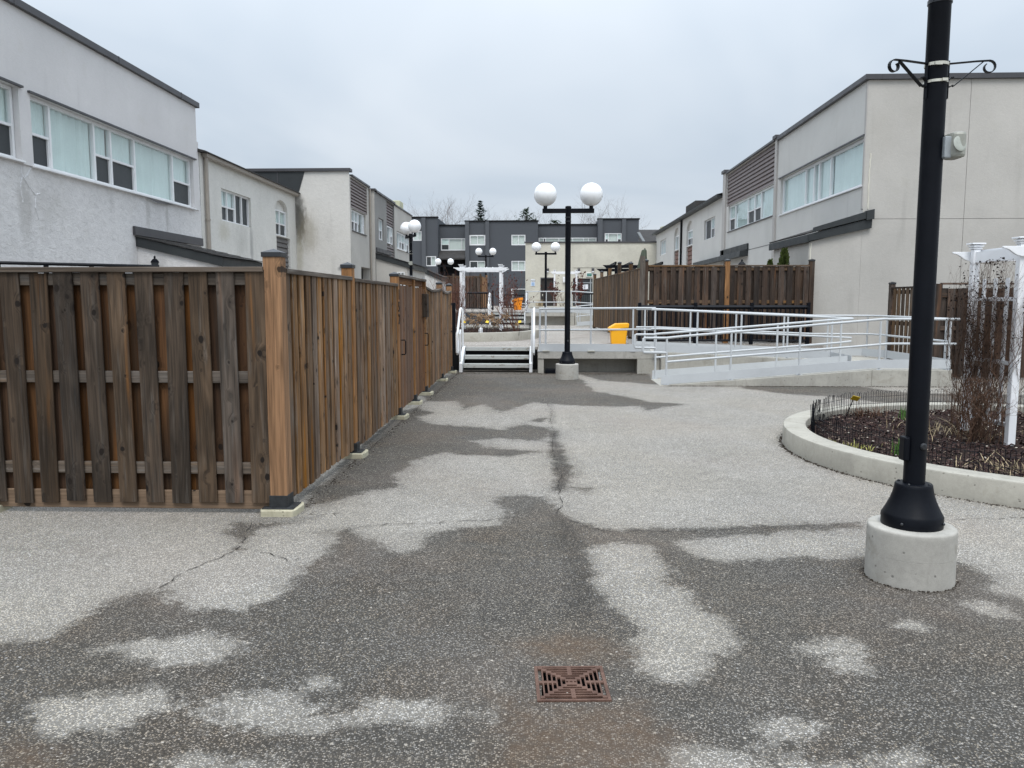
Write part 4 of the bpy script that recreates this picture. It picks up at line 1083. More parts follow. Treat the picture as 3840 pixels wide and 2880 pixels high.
def panel(parent, p0, p1, z0, ztop, front, mats, pitch=.2035, bw=.14, inner=True, capz=None, rails=(.36, 1.03, 1.765), toe=False, wob=.35, capw=.13, seed=1, swoop=0, gap_top=True, front_d=.029, cap=True, rail_mat='wood_rail'):
    # shadow-box panel from p0 to p1; 'front' is the unit normal (2D) of the visible side
    rs = random.Random(seed)
    a = Vector(p0); b = Vector(p1); L = (b - a).length; t = (b - a) / L; n = Vector(front)
    ang = math.atan2(t.y, t.x)
    # local plank x axis -> t
    H = ztop - z0
    fl = front_d
    ss = []; q_ = L - bw / 2 - .004
    while q_ > bw * .4: ss.append(q_); q_ -= pitch
    for s in ss:
        sw = -swoop * math.sin(math.pi * s / L)
        c = a + t * s + n * (fl + rs.uniform(-.002, .003))
        plank('board', parent, mats[0], bw + rs.choice((-.005, 0, .005)), .019, round(H + sw + rs.choice((.01, .02)), 2), (c.x, c.y, z0 + rs.uniform(-.012, .012)), (R(rs.uniform(-.15, .15)), R(rs.uniform(-wob, wob)), ang))
    if inner:
        for s in [q - pitch / 2 for q in ss]:
            if s < bw * .3: continue
            sw = -swoop * math.sin(math.pi * s / L)
            c = a + t * s - n * (fl + rs.uniform(-.002, .003))
            plank('board', parent, mats[1], bw + .01, .019, round(H + sw, 2), (c.x, c.y, z0 + rs.uniform(.0, .02)), (0, R(rs.uniform(-.2, .2)), ang))
    q = Euler((0, R(90), 0)).to_matrix().to_4x4()
    for rz_ in rails:
        plank('rail', parent, rail_mat, .088, .038, L, (a.x, a.y, z0 + rz_ - .1 + 0), (0, R(90), ang)) if False else None
        o = plank('rail', parent, rail_mat, .088, .038, L, (0, 0, 0))
        m4 = Matrix.Translation((a.x, a.y, rz_)) @ Matrix.Rotation(ang, 4, 'Z') @ Matrix.Rotation(R(90), 4, 'Y')
        o.matrix_local = WL[parent.name].inverted() @ m4
    if cap:
        cz = capz if capz else ztop + .02
        if swoop:
            mb = MB(); N = 12
            for i in range(N):
                s0, s1 = L * i / N, L * (i + 1) / N
                e0 = cz - swoop * math.sin(math.pi * s0 / L); e1 = cz - swoop * math.sin(math.pi * s1 / L)
                A = a + t * s0; B = a + t * s1; w = n * (capw / 2)
                v = [(*(A - w), e0 - .019), (*(A + w), e0 - .019), (*(B + w), e1 - .019), (*(B - w), e1 - .019), (*(A - w), e0 + .019), (*(A + w), e0 + .019), (*(B + w), e1 + .019), (*(B - w), e1 + .019)]
                mb.add(v, [(0, 3, 2, 1), (4, 5, 6, 7), (0, 1, 5, 4), (1, 2, 6, 5), (2, 3, 7, 6), (3, 0, 4, 7)])
            obj('cap_rail', mb, rail_mat, parent)
        else:
            o = plank('cap_rail', parent, rail_mat, .038, capw, L, (0, 0, 0))
            m4 = Matrix.Translation((a.x, a.y, cz)) @ Matrix.Rotation(ang, 4, 'Z') @ Matrix.Rotation(R(90), 4, 'Y')
            o.matrix_local = WL[parent.name].inverted() @ m4
    if toe:
        o = plank('kick_board', parent, 'wood_kick', .14, .03, L, (0, 0, 0))
        m4 = Matrix.Translation((a.x, a.y, z0 + .022)) @ Matrix.Rotation(ang, 4, 'Z') @ Matrix.Rotation(R(90), 4, 'Y')
        o.matrix_local = WL[parent.name].inverted() @ m4
make_wood('wood_kick', (.13, .075, .035), (.18, .105, .05), (.9, 1.1), .3, None, 0, .5)

# front run, facing the camera
fx = thing('wooden_fence', 'weathered shadowbox fence in the left foreground facing the camera', 'fence', (-3, 5.76, 0))
panel(fx, (-4.20, 5.765), (-2.032, 5.765), .08, 1.805, (0, -1), ('wood_weathered', 'wood_inner'), .2035, .14, True, 1.83, (.345, 1.035, 1.76), True, .5, .12, 5)
panel(fx, (-6.42, 5.765), (-4.34, 5.765), .08, 1.805, (0, -1), ('wood_weathered', 'wood_inner'), .2035, .14, True, 1.83, (.345, 1.035, 1.76), True, .5, .12, 6)
for x in (-4.27, -6.49):
    plank('post', fx, 'wood_post', .13, .13, 1.82, (x, 5.775, .12)); shoe_pad(fx, x, 5.775, 0, .13)
plank('post', fx, 'wood_post', .13, .13, 1.815, (-1.972, 5.79, .12)); cap_on(fx, -1.972, 5.79, 1.955, .13); shoe_pad(fx, -1.972, 5.79, 0, .13)

# flank run along the alley
fl_y = [5.835, 7.98, 10.66, 12.17, 13.42, 15.78, 17.54]
fl_x = [-1.972, -1.965, -1.99, -2.02, -2.03, -2.05, -2.06]
ff = thing('wooden_fence', 'long board fence receding beside the alley from the foreground corner post', 'fence', (-2, 11.5, 0))
for i in (1, 2, 3, 4, 5, 6):
    Hh = 1.8
    plank('post', ff, 'wood_post', .11, .11, Hh + .03, (fl_x[i], fl_y[i], .12)); cap_on(ff, fl_x[i], fl_y[i], .15 + Hh + .015, .11); shoe_pad(ff, fl_x[i] + .012, fl_y[i], 0, .11)
W3 = ('wood_grey_tan', 'wood_dark')  # inner boards get darker wood: shade of the deep gaps put into their colour
panel(ff, (fl_x[0], fl_y[0] + .067), (fl_x[1], fl_y[1] - .058), .075, 1.80, (1, 0), W3, .172, .118, True, 1.825, (.35, 1.0, 1.74), False, .25, .12, 11)
panel(ff, (fl_x[1], fl_y[1] + .058), (fl_x[2], fl_y[2] - .058), .075, 1.79, (1, 0), W3, .178, .118, True, 1.815, (.35, 1.0, 1.74), False, .25, .12, 12)
panel(ff, (fl_x[4], fl_y[4] + .058), (fl_x[5], fl_y[5] - .058), .075, 1.80, (1, 0), W3, .172, .118, True, 1.83, (.35, 1.0, 1.70), False, .25, .12, 13, .05)
panel(ff, (fl_x[5], fl_y[5] + .058), (fl_x[6], fl_y[6] - .058), .075, 1.79, (1, 0), W3, .172, .118, True, 1.81, (.35, 1.0, 1.68), False, .25, .12, 14, .05)
def gate(i, digits, label, seed):
    y0, y1 = fl_y[i] + .06, fl_y[i + 1] - .06; x0, x1 = fl_x[i], fl_x[i + 1]
    g = thing('wooden_gate', label, 'gate', (x0, (y0 + y1) / 2, 0), 'numbered gates in the alley fence')
    panel(g, (x0, y0 + .03), (x1, y1 - .03), .09, 1.8, (1, 0), ('wood_gate', 'wood_inner'), .142, .135, False, 1.82, (.3, 1.0, 1.7), False, .2, .1, seed, cap=False)
    xm = (x0 + x1) / 2 + .055
    hy = y0 + .16 if i == 2 else y1 - .16
    obj('handle', MB().tube([(xm, hy, .86), (xm + .05, hy, .86), (xm + .06, hy, .88), (xm + .06, hy, 1.04), (xm + .05, hy, 1.06), (xm, hy, 1.06)], .008, 8), 'black_paint', g, True)
    return g
g1 = gate(2, '152', 'nearer brown board gate, right behind the post with house numbers', 21)
g2 = gate(3, '153', 'farther brown board gate, with the dark wooden mail box at its latch side', 22)
# headers over the gates
for i in (2, 3):
    ya, yb = fl_y[i] + .056, fl_y[i + 1] - .056
    o = plank('cap_rail', ff, 'wood_rail', .038, .12, yb - ya, (0, 0, 0))
    o.matrix_local = WL[ff.name].inverted() @ (Matrix.Translation((fl_x[i], ya, 1.945)) @ Matrix.Rotation(R(90), 4, 'Z') @ Matrix.Rotation(R(90), 4, 'Y'))
    o = plank('rail', ff, 'wood_gate', .088, .038, yb - ya, (0, 0, 0))
    o.matrix_local = WL[ff.name].inverted() @ (Matrix.Translation((fl_x[i] - .02, ya, 1.88)) @ Matrix.Rotation(R(90), 4, 'Z') @ Matrix.Rotation(R(90), 4, 'Y'))
for i, ds in ((2, '152'), (4, '153')):
    for k, ch in enumerate(ds):
        text_obj('house_number', ch, .2, 'black_paint', ff, (fl_x[i] + .058, fl_y[i] - .01, 1.62 - k * .165), (R(90), 0, R(90)), .004)
obj('mail_box', MB().box(fl_x[4] + .02, fl_x[4] + .12, fl_y[4] - .32, fl_y[4] - .10, 1.33, 1.72), 'wood_weathered', ff, bevel=.006)

# right fence behind the ramp
fr = thing('wooden_fence', 'dark board fence behind the ramp at the foot of the right house', 'fence', (4.7, 20.28, TZ))
for (xa, xb, sd) in ((2.70, 4.62, 31), (4.74, 6.72, 32)):
    panel(fr, (xa, 20.26), (xb, 20.26), .6, 2.45, (0, -1), ('wood_dark', 'wood_dark'), .205, .14, True, 2.485, (.9, 1.58, 2.41), False, .3, .1, sd, rail_mat='wood_mid')
for x, mt in ((2.63, 'wood_dark'), (4.68, 'wood_post'), (6.78, 'wood_dark')):
    plank('post', fr, mt, .12, .12, 2.08, (x, 20.26, TZ)); cap_on(fr, x, 20.26, TZ + 2.1, .12)
fk = thing('wooden_fence', 'brown board fence running back from the yellow bin towards the hall', 'fence', (2.4, 25.5, TZ))
fa, fb = Vector((2.62, 20.36)), Vector((2.08, 31.3)); nseg = 5
for i in range(nseg):
    a = fa.lerp(fb, i / nseg); b = fa.lerp(fb, (i + 1) / nseg); t = (b - a).normalized()
    panel(fk, a + t * .06, b - t * .06, .6, 2.42, (-1, 0), ('wood_mid', 'wood_dark'), .165, .135, True, 2.44, (.9, 1.5, 2.36), False, .3, .1, 40 + i, rail_mat='wood_mid')
    if i: plank('post', fk, 'wood_mid', .11, .11, 2.12 + (.12 if i in (2, 3) else 0), (a.x, a.y, TZ)); cap_on(fk, a.x, a.y, TZ + 2.14 + (.12 if i in (2, 3) else 0), .11)
plank('post', fk, 'wood_mid', .11, .11, 2.1, (fb.x, fb.y, TZ)); cap_on(fk, fb.x, fb.y, TZ + 2.12, .11)
plank('post', fk, 'wood_rail', .13, .05, 2.2, (2.54, 20.17, TZ))
fr2 = thing('wooden_fence', 'dark brown fence at the right edge behind the white arbor', 'fence', (9, 16.4, 0))
panel(fr2, (8.06, 18.5), (8.1, 16.46), .05, 1.88, (-1, 0), ('wood_mid', 'wood_mid'), .2, .135, False, 1.9, (.4, 1.1, 1.8), False, .6, .1, 51, rail_mat='wood_dark')
plank('post', fr2, 'wood_dark', .11, .11, 2.0, (8.06, 18.56, 0)); cap_on(fr2, 8.06, 18.56, 2.02, .11)
xs_ = 8.1
for i in range(3):
    panel(fr2, (xs_ + i * 2.3, 16.4), (xs_ + i * 2.3 + 2.2, 16.4), .05, 1.85, (0, -1), ('wood_dark', 'wood_dark'), .215, .145, True, 1.95, (.35, 1.05, 1.72), False, .4, .1, 52 + i, rail_mat='wood_dark')
    plank('post', fr2, 'wood_dark', .11, .11, 1.95, (xs_ + i * 2.3 - .05, 16.4, 0))
fb2 = thing('wooden_fence', 'far board fence left of the centre arbor in front of the dark block', 'fence', (-5, 46, T2))
for i, (xa, xb) in enumerate(((-6.7, -5.2), (-5.08, -3.62))):
    panel(fb2, (xa, 46), (xb, 46), 1.2, 3.0, (0, -1), ('wood_dark', 'wood_dark'), .205, .14, True, 3.03, (1.5, 2.1, 2.95), False, .3, .1, 60 + i, rail_mat='wood_mid')
    plank('post', fb2, 'wood_mid', .11, .11, 2.05, (xb + .06, 46, T2))
panel(fb2, (-3.52, 46.06), (-3.5, 50), 1.2, 3.0, (1, 0), ('wood_post', 'wood_dark'), .18, .14, True, 3.03, (1.5, 2.1, 2.95), False, .3, .1, 63, rail_mat='wood_mid')
plank('post', fb2, 'wood_post', .11, .11, 2.1, (-3.5, 50.06, T2))

# black metal guards
def metal_guard(label, p0, p1, z0, H, nposts, pitch=.11, group='black metal guard fences'):
    g = thing('metal_fence', label, 'fence', (*((Vector(p0) + Vector(p1)) / 2), z0), group)
    a, b = Vector(p0), Vector(p1); L = (b - a).length; t = (b - a) / L
    for zz, nm in ((H - .04, 'top_rail'), (.1, 'bottom_rail')):
        obj(nm, MB().tube([(*a, z0 + zz), (*b, z0 + zz)], .05 if zz > .5 else .03, 4), 'black_paint', g)
    for i in range(nposts):
        q = a.lerp(b, i / (nposts - 1)); obj('post', MB().box(q.x - .04, q.x + .04, q.y - .04, q.y + .04, z0 - .1, z0 + H + .07), 'black_paint', g, bevel=.004)
    n = int(L / pitch); me = None
    for i in range(1, n):
        q = a.lerp(b, i / n)
        if me is None:
            o = obj('picket', MB().box(-.016, .016, -.012, .012, z0 + .1, z0 + H - .06), 'black_paint', None); me = o.data
        else:
            o = bpy.data.objects.new('picket', me); COL.objects.link(o)
        o.parent = g; o.matrix_parent_inverse = WL[g.name].inverted(); o.location = (q.x, q.y, 0)
    return g
metal_guard('black metal guard in front of the dark board fence behind the ramp', (2.42, 19.68), (6.55, 19.68), TZ, .96, 4)
metal_guard('far black metal guard left of the far steps', (-6.4, 42.0), (-2.6, 42.0), T2, .95, 3)
metal_guard('far black metal guard behind the orange bin', (-2.5, 48), (-.9, 48), T2, .9, 2)
metal_guard('black metal guard in front of the glazed hall door', (2.0, 46.5), (4.2, 46.5), T2, .95, 3)
g = thing('metal_gate_post', 'square black post and rail at the left of the white steps', 'post', (-2.06, 18.3, 0))
obj('post', MB().box(-2.1, -2.0, 18.22, 18.32, .0, 1.56), 'black_paint', g, bevel=.004)
obj('rail', MB().box(-2.6, -2.1, 18.25, 18.29, 1.46, 1.5).box(-2.6, -2.1, 18.25, 18.29, .66, .7), 'black_paint', g)
obj('base_plate', MB().box(-2.3, -1.86, 18.1, 18.22, 0, .5), 'void_dark', g)
g = thing('deck_railing', 'black handrail just above the left foreground fence', 'railing', (-6, 9.4, 0))
a, b = Vector((-7.2, 8.25, 2.04)), Vector((-4.9, 10.0, 2.04))
obj('top_rail', MB().tube([a, b], .022, 6), 'black_paint', g)
for i in range(6):
    q = a.lerp(b, (i + .4) / 6); obj('post', MB().box(q.x - .02, q.x + .02, q.y - .02, q.y + .02, .9, 2.03), 'black_paint', g)
obj('lower_rail', MB().tube([a - Vector((0, 0, .9)), b - Vector((0, 0, .9))], .02, 6), 'black_paint', g)
obj('deck', MB().prism([(-7.3, 8.2), (-4.8, 10.1), (-5.6, 11.2), (-8.2, 9.2)], 'z', .0, .9), 'wood_dark', g)

# ================================================================== CONCRETE RAMP, LANDING, RAILS
rp_ = thing('concrete_ramp', 'concrete wheelchair ramp doubling back to the raised landing', 'ramp', (4, 16.5, 0))
PZ = .315
obj('lower_ramp', MB().prism([(2.25, 0.005), (6.2, PZ), (6.2, -.15), (2.25, -.15)], 'y', 14.95, 16.25), 'concrete', rp_, bevel=.012)
obj('turning_platform', MB().box(6.202, 7.68, 14.95, 18.55, -.15, PZ + .002), 'concrete', rp_, bevel=.012)
obj('upper_ramp', MB().prism([(2.62, .485), (6.198, PZ), (6.198, -.15), (2.62, -.15)], 'y', 17.3, 18.5), 'concrete', rp_, bevel=.01)
ld = thing('concrete_landing', 'concrete landing slab on low walls between steps and ramp', 'landing', (1.2, 18.5, 0))
obj('slab', MB().box(-.085, 2.615, 17.5, 19.58, .32, .485), 'concrete_pale', ld, bevel=.012)
obj('side_wall', MB().box(-.08, .05, 17.52, 19.5, -.1, .318), 'concrete', ld)
obj('side_wall', MB().box(2.12, 2.612, 17.46, 19.5, -.1, .318), 'concrete', ld)
obj('recess_wall', MB().box(.052, 2.118, 17.95, 18.2, -.1, .318), 'concrete', ld)
obj('plaza_joint', MB().box(-.085, 2.615, 19.585, 19.598, 0, TZ), 'concrete', ld)
tag(obj('conduit_tray', MB().box(.08, .42, 17.42, 17.62, 0, .085).box(.1, .4, 17.44, 17.6, .086, .1), 'black_paint', bevel=.01), 'low black box on the ground left of the lamp pedestal', 'box')

def railing(name, label, tops, posts, base, mid=.42, plate=True, r=.024, pr=.021, cat='railing', group='white pipe railings of the ramp', mid_ends=None, extra=None, plates=None):
    c = tops[len(tops) // 2]
    g = thing(name, label, cat, (c[0], c[1], base[0][2]), group)
    obj('top_rail', MB().tube(tops, r, 10), 'rail_paint', g, True)
    md = mid_ends or [(x, y, z - mid) for x, y, z in tops]
    obj('mid_rail', MB().tube(md, r * .92, 10), 'rail_paint', g, True)
    for (x, y, z0, z1) in posts:
        mb = MB().tube([(x, y, z0), (x, y, z1)], pr, 8); mb.box(x - .055, x + .055, y - .045, y + .045, z0, z0 + .008)
        obj('post', mb, 'rail_paint', g, True)
    if plates:
        for pl in plates:
            (x0, y0, b0), (x1, y1, b1), h_ = pl
            t = Vector((x1 - x0, y1 - y0)).normalized(); n = Vector((-t.y, t.x)) * .005
            v = [(x0 - n.x, y0 - n.y, b0), (x0 + n.x, y0 + n.y, b0), (x1 + n.x, y1 + n.y, b1), (x1 - n.x, y1 - n.y, b1)]
            v += [(q[0], q[1], q[2] + h_) for q in v]
            obj('toe_plate', MB().add(v, [(0, 3, 2, 1), (4, 5, 6, 7), (0, 1, 5, 4), (1, 2, 6, 5), (2, 3, 7, 6), (3, 0, 4, 7)]), 'rail_paint', g)
    if extra: obj('end_loop', MB().tube(extra, r, 10), 'rail_paint', g, True)
    return g
def rz(x): return max(.005, min(PZ, .005 + (x - 2.25) / 3.95 * (PZ - .005)))
def uz(x): return max(PZ, min(.485, .485 - (x - 2.62) / 3.58 * (.485 - PZ)))
RH = .93
Yf, Yr, Yu, Yb = 15.0, 16.17, 17.36, 18.45
# lower ramp, outer side, on round the platform
railing('ramp_railing', 'outer white railing of the lower ramp nearest the camera',
        [(2.36, Yf, .905), (2.7, Yf, rz(2.7) + .9), (6.0, Yf, rz(6.0) + RH), (6.4, Yf, PZ + RH + .02), (7.78, Yf, PZ + RH + .02)],
        [(x, Yf, rz(x), rz(x) + RH - .02) for x in (2.37, 3.58, 4.86, 6.34, 7.12, 7.62)], [(2.3, Yf, 0)], .44,
        extra=[(2.37, Yf, .905), (1.96, Yf, .905), (1.93, Yf, .89), (1.92, Yf, .65), (1.94, Yf, .63), (2.37, Yf, .625)],
        mid_ends=[(2.37, Yf, .45), (6.1, Yf, rz(6.1) + .46), (6.5, Yf, PZ + .49), (7.74, Yf, PZ + .49)],
        plates=[((2.27, Yf - .03, .02), (6.2, Yf - .03, PZ + .03), .165), ((6.2, Yf - .03, PZ + .03), (7.65, Yf - .03, PZ + .03), .165)])
railing('ramp_railing', 'inner white railing of the lower ramp, second from the camera',
        [(2.32, Yr, .93), (2.7, Yr, rz(2.7) + .92), (5.9, Yr, rz(5.9) + RH), (6.28, Yr, PZ + RH)],
        [(x, Yr, rz(x), rz(x) + RH - .02) for x in (2.33, 3.55, 4.78, 6.05)], [(2.3, Yr, 0)], .44,
        extra=[(2.33, Yr, .92), (1.94, Yr, .92), (1.91, Yr, .91), (1.9, Yr, .67), (1.92, Yr, .65), (2.33, Yr, .645)],
        mid_ends=[(2.33, Yr, .45), (6.05, Yr, rz(6.05) + .46), (6.26, Yr, PZ + .475)],
        plates=[((2.27, Yr, .02), (6.2, Yr, PZ + .02), .165), ((6.28, Yr, PZ + .02), (6.28, Yu, PZ + .02), .165)])
railing('ramp_railing', 'inner white railing of the upper ramp',
        [(2.4, Yu, .485 + RH), (2.62, Yu, .485 + RH), (6.3, Yu, PZ + RH), (6.72, Yu, PZ + RH - .02)],
        [(x, Yu, uz(x), uz(x) + RH - .02) for x in (2.48, 3.4, 4.35, 5.35, 6.3)], [(2.4, Yu, .48)], .42,
        plates=[((2.5, Yu - .03, .5), (6.35, Yu - .03, PZ + .02), .17)])
railing('ramp_railing', 'back white railing wrapping round the turning platform',
        [(2.2, Yb, .485 + RH), (2.62, Yb, .485 + RH), (6.3, Yb, PZ + RH + .02), (7.35, Yb, PZ + RH + .02), (7.55, Yb - .12, PZ + RH + .02), (7.62, Yb - .5, PZ + RH + .02), (7.62, 15.06, PZ + RH + .02)],
        [(x, Yb, uz(x), uz(x) + RH) for x in (2.4, 3.45, 4.5, 5.6, 6.6, 7.5)] + [(7.62, y, PZ, PZ + RH + .02) for y in (17.7, 16.4, 15.15)], [(2.4, Yb, .48)], .42,
        plates=[((2.2, Yb + .02, .5), (6.3, Yb + .02, PZ + .03), .17), ((6.3, Yb + .02, PZ + .03), (7.4, Yb + .02, PZ + .03), .17), ((7.4, Yb + .02, PZ + .03), (7.64, 17.8, PZ + .03), .17), ((7.64, 17.7, PZ + .03), (7.64, 15.0, PZ + .03), .17)])
Yl = 17.53
railing('landing_railing', 'white railing along the front of the landing beside the lamp', [(-.06, Yl, 1.43), (2.15, Yl, 1.445), (2.5, Yl - .1, 1.445)],
        [(x, Yl, .485, 1.42) for x in (-.04, .09, 1.09, 2.02)], [(0, Yl, .48)], .47,
        plates=[((-.06, Yl - .03, .49), (2.4, Yl - .03, .49), .165)])
# fixing brackets under the toe plates
mb = MB()
for x, z in ((.1, .486), (1.1, .486), (2.35, .486)):
    mb.box(x - .08, x + .08, 17.47, 17.5 + .03, z, z + .02)
tag(obj('fixing_bracket', mb, 'band_steel'), 'small steel brackets under the landing toe plate', 'bracket')

# steps
def make_steps(label, x0, x1, yf, z0, H, group='white open steps'):
    s = thing('steps', label, 'stairs', ((x0 + x1) / 2, yf + .4, z0), group)
    n = 3; rise = H / n; run = .3
    for i in range(n):
        z = z0 + rise * (i + 1) - (.0 if i < n - 1 else .002); y = yf + .12 + run * i
        obj('tread', MB().box(x0 + .085, x1 - .085, y, y + .27, z - .028, z).box(x0 + .085, x1 - .085, y - .005, y + .03, z - .085, z - .029), 'stair_paint', s, bevel=.005)
    for x in (x0 + .04, x1 - .04):
        obj('stringer', MB().prism([(yf, z0), (yf + .13, z0), (yf + .85, z0 + H - .25), (yf + .85, z0 + H + .02), (yf + .68, z0 + H + .02), (yf, z0 + .2)], 'x', x - .035, x + .035), 'window_white', s, bevel=.006)
        sg_ = -1 if x < (x0 + x1) / 2 else 1
        xx = x + sg_ * .02
        obj('handrail_post', MB().tube([(xx, yf + .68, z0 + H - .1), (xx, yf + .68, z0 + H + .9)], .024, 8).tube([(xx, yf + .08, z0 + .2), (xx, yf + .08, z0 + .86)], .024, 8), 'window_white', s, True)
        xo = xx + sg_ * .045
        obj('handrail', MB().tube([(xo, yf + .78, z0 + H + .9), (xo, yf + .62, z0 + H + .88), (xo, yf + .0, z0 + .90), (xo, yf - .16, z0 + .88), (xo, yf - .2, z0 + .82), (xo, yf - .19, z0 + .46), (xo, yf - .1, z0 + .42), (xo, yf + .1, z0 + .52), (xo, yf + .6, z0 + H + .4)], .026, 8), 'window_white', s, True)
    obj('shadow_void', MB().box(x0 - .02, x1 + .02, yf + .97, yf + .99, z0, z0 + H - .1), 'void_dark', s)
    return s
st = make_steps('white open metal steps with three treads at the end of the alley', -1.86, -.2, 17.62, 0, TZ)
st2 = dup(st, (-1.55, 36.05, TZ), 0, 'second white open steps beyond the centre planter')
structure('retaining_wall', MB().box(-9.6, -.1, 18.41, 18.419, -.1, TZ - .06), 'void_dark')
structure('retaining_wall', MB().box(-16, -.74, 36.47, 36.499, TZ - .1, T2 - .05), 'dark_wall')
# second landing
ld2 = thing('concrete_landing', 'far concrete landing with white railing in front of the hall', 'landing', (.3, 35.8, TZ))
obj('slab', MB().box(-.72, 1.45, 35.0, 36.48, .93, 1.1), 'concrete_pale', ld2, bevel=.01)
obj('recess_wall', MB().box(-.7, 1.4, 35.3, 36.4, TZ, .928), 'concrete', ld2)
obj('side_wall', MB().box(1.1, 1.44, 34.98, 36.3, TZ, .926), 'concrete', ld2)
obj('ramp_wall', MB().prism([(1.45, TZ), (4.6, TZ), (4.6, TZ + .22), (1.45, TZ + .02)], 'y', 33.4, 34.6), 'concrete', ld2)
obj('ramp_wall', MB().prism([(1.46, TZ), (4.6, TZ), (4.6, TZ + .25), (1.46, 1.08)], 'y', 35.0, 36.2), 'concrete', ld2)
railing('landing_railing', 'far white railing on the second landing before the hall', [(-.72, 35.02, 2.02), (1.5, 35.02, 2.02), (3.9, 35.02, 1.85)], [(x, 35.02, 1.1, 2.0) for x in (-.7, -.62, .2, 1.3)] + [(2.4, 35.02, .9, 1.93), (3.4, 35.02, .8, 1.88)], [(0, 35, 1.1)], .47, group='far white pipe railings',
        plates=[((-.72, 35, 1.1), (1.45, 35, 1.1), .17), ((1.46, 35, 1.1), (4, 35, .9), .17)])
railing('ramp_railing', 'far white ramp railing beside the second landing', [(1.45, 33.5, 1.36), (1.7, 33.5, 1.4), (4.2, 33.5, 1.62)], [(x, 33.5, TZ, 1.4 + (x - 1.7) * .08) for x in (1.5, 1.62, 2.8, 3.8)], [(1.5, 33.5, TZ)], .42, group='far white pipe railings',
        plates=[((1.5, 33.45, TZ + .02), (4.2, 33.45, TZ + .2), .17)])

# ================================================================== LAMPS
def ring_band(m, z, r, hgt): m.lathe([(r, z), (r + .004, z), (r + .004, z + hgt), (r, z + hgt)], (0, 0, 0), 24, False)
LG = 'black double globe lamp posts'
lamp = thing('lamp_post', 'black double globe lamp beside the landing in the middle of the alley', 'street lamp', (0, 0, 0), LG)
ped = MB().lathe([(.236, -.03), (.238, .0), (.238, .02), (.2375, .13), (.2375, .1515), (.2362, .1525), (.2362, .1535), (.2375, .1545), (.2372, .175), (.2366, .28), (.2362, .297), (.234, .304), (.227, .31), (.2, .3115), (0.0, .312)], (0, 0, 0), 48, False)
obj('pedestal', ped, 'concrete_pale', lamp, True)
fl_ = MB().lathe([(.164, .305), (.165, .312), (.165, .372), (.158, .385), (.140, .42), (.122, .46), (.109, .50), (.102, .535), (.1, .55), (.096, .556), (.058, .557)], (0, 0, 0), 40, False)
bs = obj('base_flare', fl_, 'black_paint', lamp, True)
m = MB()
for k in range(4):
    a = R(45 + 90 * k); m.sphere((.168 * math.cos(a), .168 * math.sin(a), .345), .009, 8, 6); m.sphere((.083 * math.cos(a), .083 * math.sin(a), .558), .008, 8, 6)
obj('bolt', m, 'black_cap', bs, True)
pl = obj('pole', MB().lathe([(.0585, .55), (.0575, 2.0), (.057, 3.40), (.062, 3.41), (.062, 3.5), (.05, 3.515), (0, 3.517)], (0, 0, 0), 28, False), 'black_paint', lamp, True)
m = MB(); ring_band(m, 3.2, .058, .02); ring_band(m, 3.28, .058, .02); obj('collar', m, 'black_cap', pl, True)
obj('hand_hole', MB().lathe([(.02, 0), (.02, .006), (.012, .01)], (0, 0, 0), 12), 'black_cap', pl).matrix_local = Matrix.Translation((.012, -.058, .78)) @ Matrix.Rotation(R(90), 4, 'X')
obj('arm', MB().box(-.525, .525, -.04, .04, 3.375, 3.465), 'black_paint', lamp, bevel=.008)
for sx in (-1, 1):
    x = .465 * sx
    nk = obj('globe_holder', MB().lathe([(.04, 3.465), (.04, 3.53), (.06, 3.55), (.085, 3.565), (.085, 3.575), (.0, 3.576)], (x, 0, 0), 24, False), 'black_paint', lamp, True)
    obj('globe', MB().sphere((x, 0, 3.745), .232, 40, 24), 'globe_white', lamp, True)
LOC = {'lamp_a': (.53, 16.28, 0)}
lamp.location = (.53, 16.28, 0)
l3 = dup(lamp, (.19, 39.0, TZ - .05), 0, 'black double globe lamp beside the second landing')
l5 = dup(lamp, (-3.72, 52.7, T2), 0, 'black double globe lamp before the dark block, behind the centre arbor')
l6 = dup(lamp, (-7.2, 58.5, .75), 0, 'farthest double globe lamp under the dark awning')
l1 = dup(lamp, (2.15, 4.54, 0), R(3), 'tall black lamp post on round concrete pedestal in the right foreground')
paint('lens_grey', (.36, .38, .34), .3, .15, .4, .05, 12)
# extras on the near lamp: hanging-basket brackets, clamps, floodlight, outlet box
def local_part(name, mb, mat, parent, smooth=False, bevel=0):
    o = obj(name, mb, mat, None, smooth, bevel); o.parent = parent; return o
def scroll(cx, cz, r0, r1, a0, a1, n=14):
    return [(cx + lerp(r0, r1, i / n) * math.cos(lerp(a0, a1, i / n)), cz + lerp(r0, r1, i / n) * math.sin(lerp(a0, a1, i / n))) for i in range(n + 1)]
def strap(mb, pts, w=.022, th=.005, rotz=0, off=(0, 0)):
    # flat bar following pts in the xz plane
    P = [Vector((p[0], 0, p[1])) for p in pts]
    L = []
    for i in range(len(P)):
        t = (P[min(i + 1, len(P) - 1)] - P[max(i - 1, 0)]).normalized(); n = Vector((-t.z, 0, t.x)) * (th / 2)
        L.append((P[i] - n, P[i] + n))
    c, s = math.cos(rotz), math.sin(rotz)
    def q(v, y): return (v.x * c - y * s + off[0], v.x * s + y * c + off[1], v.z)
    for i in range(len(P) - 1):
        a0, b0 = L[i]; a1, b1 = L[i + 1]
        v = [q(a0, -w / 2), q(a1, -w / 2), q(b1, -w / 2), q(b0, -w / 2), q(a0, w / 2), q(a1, w / 2), q(b1, w / 2), q(b0, w / 2)]
        mb.add(v, [(0, 3, 2, 1), (4, 5, 6, 7), (0, 1, 5, 4), (1, 2, 6, 5), (2, 3, 7, 6), (3, 0, 4, 7)])
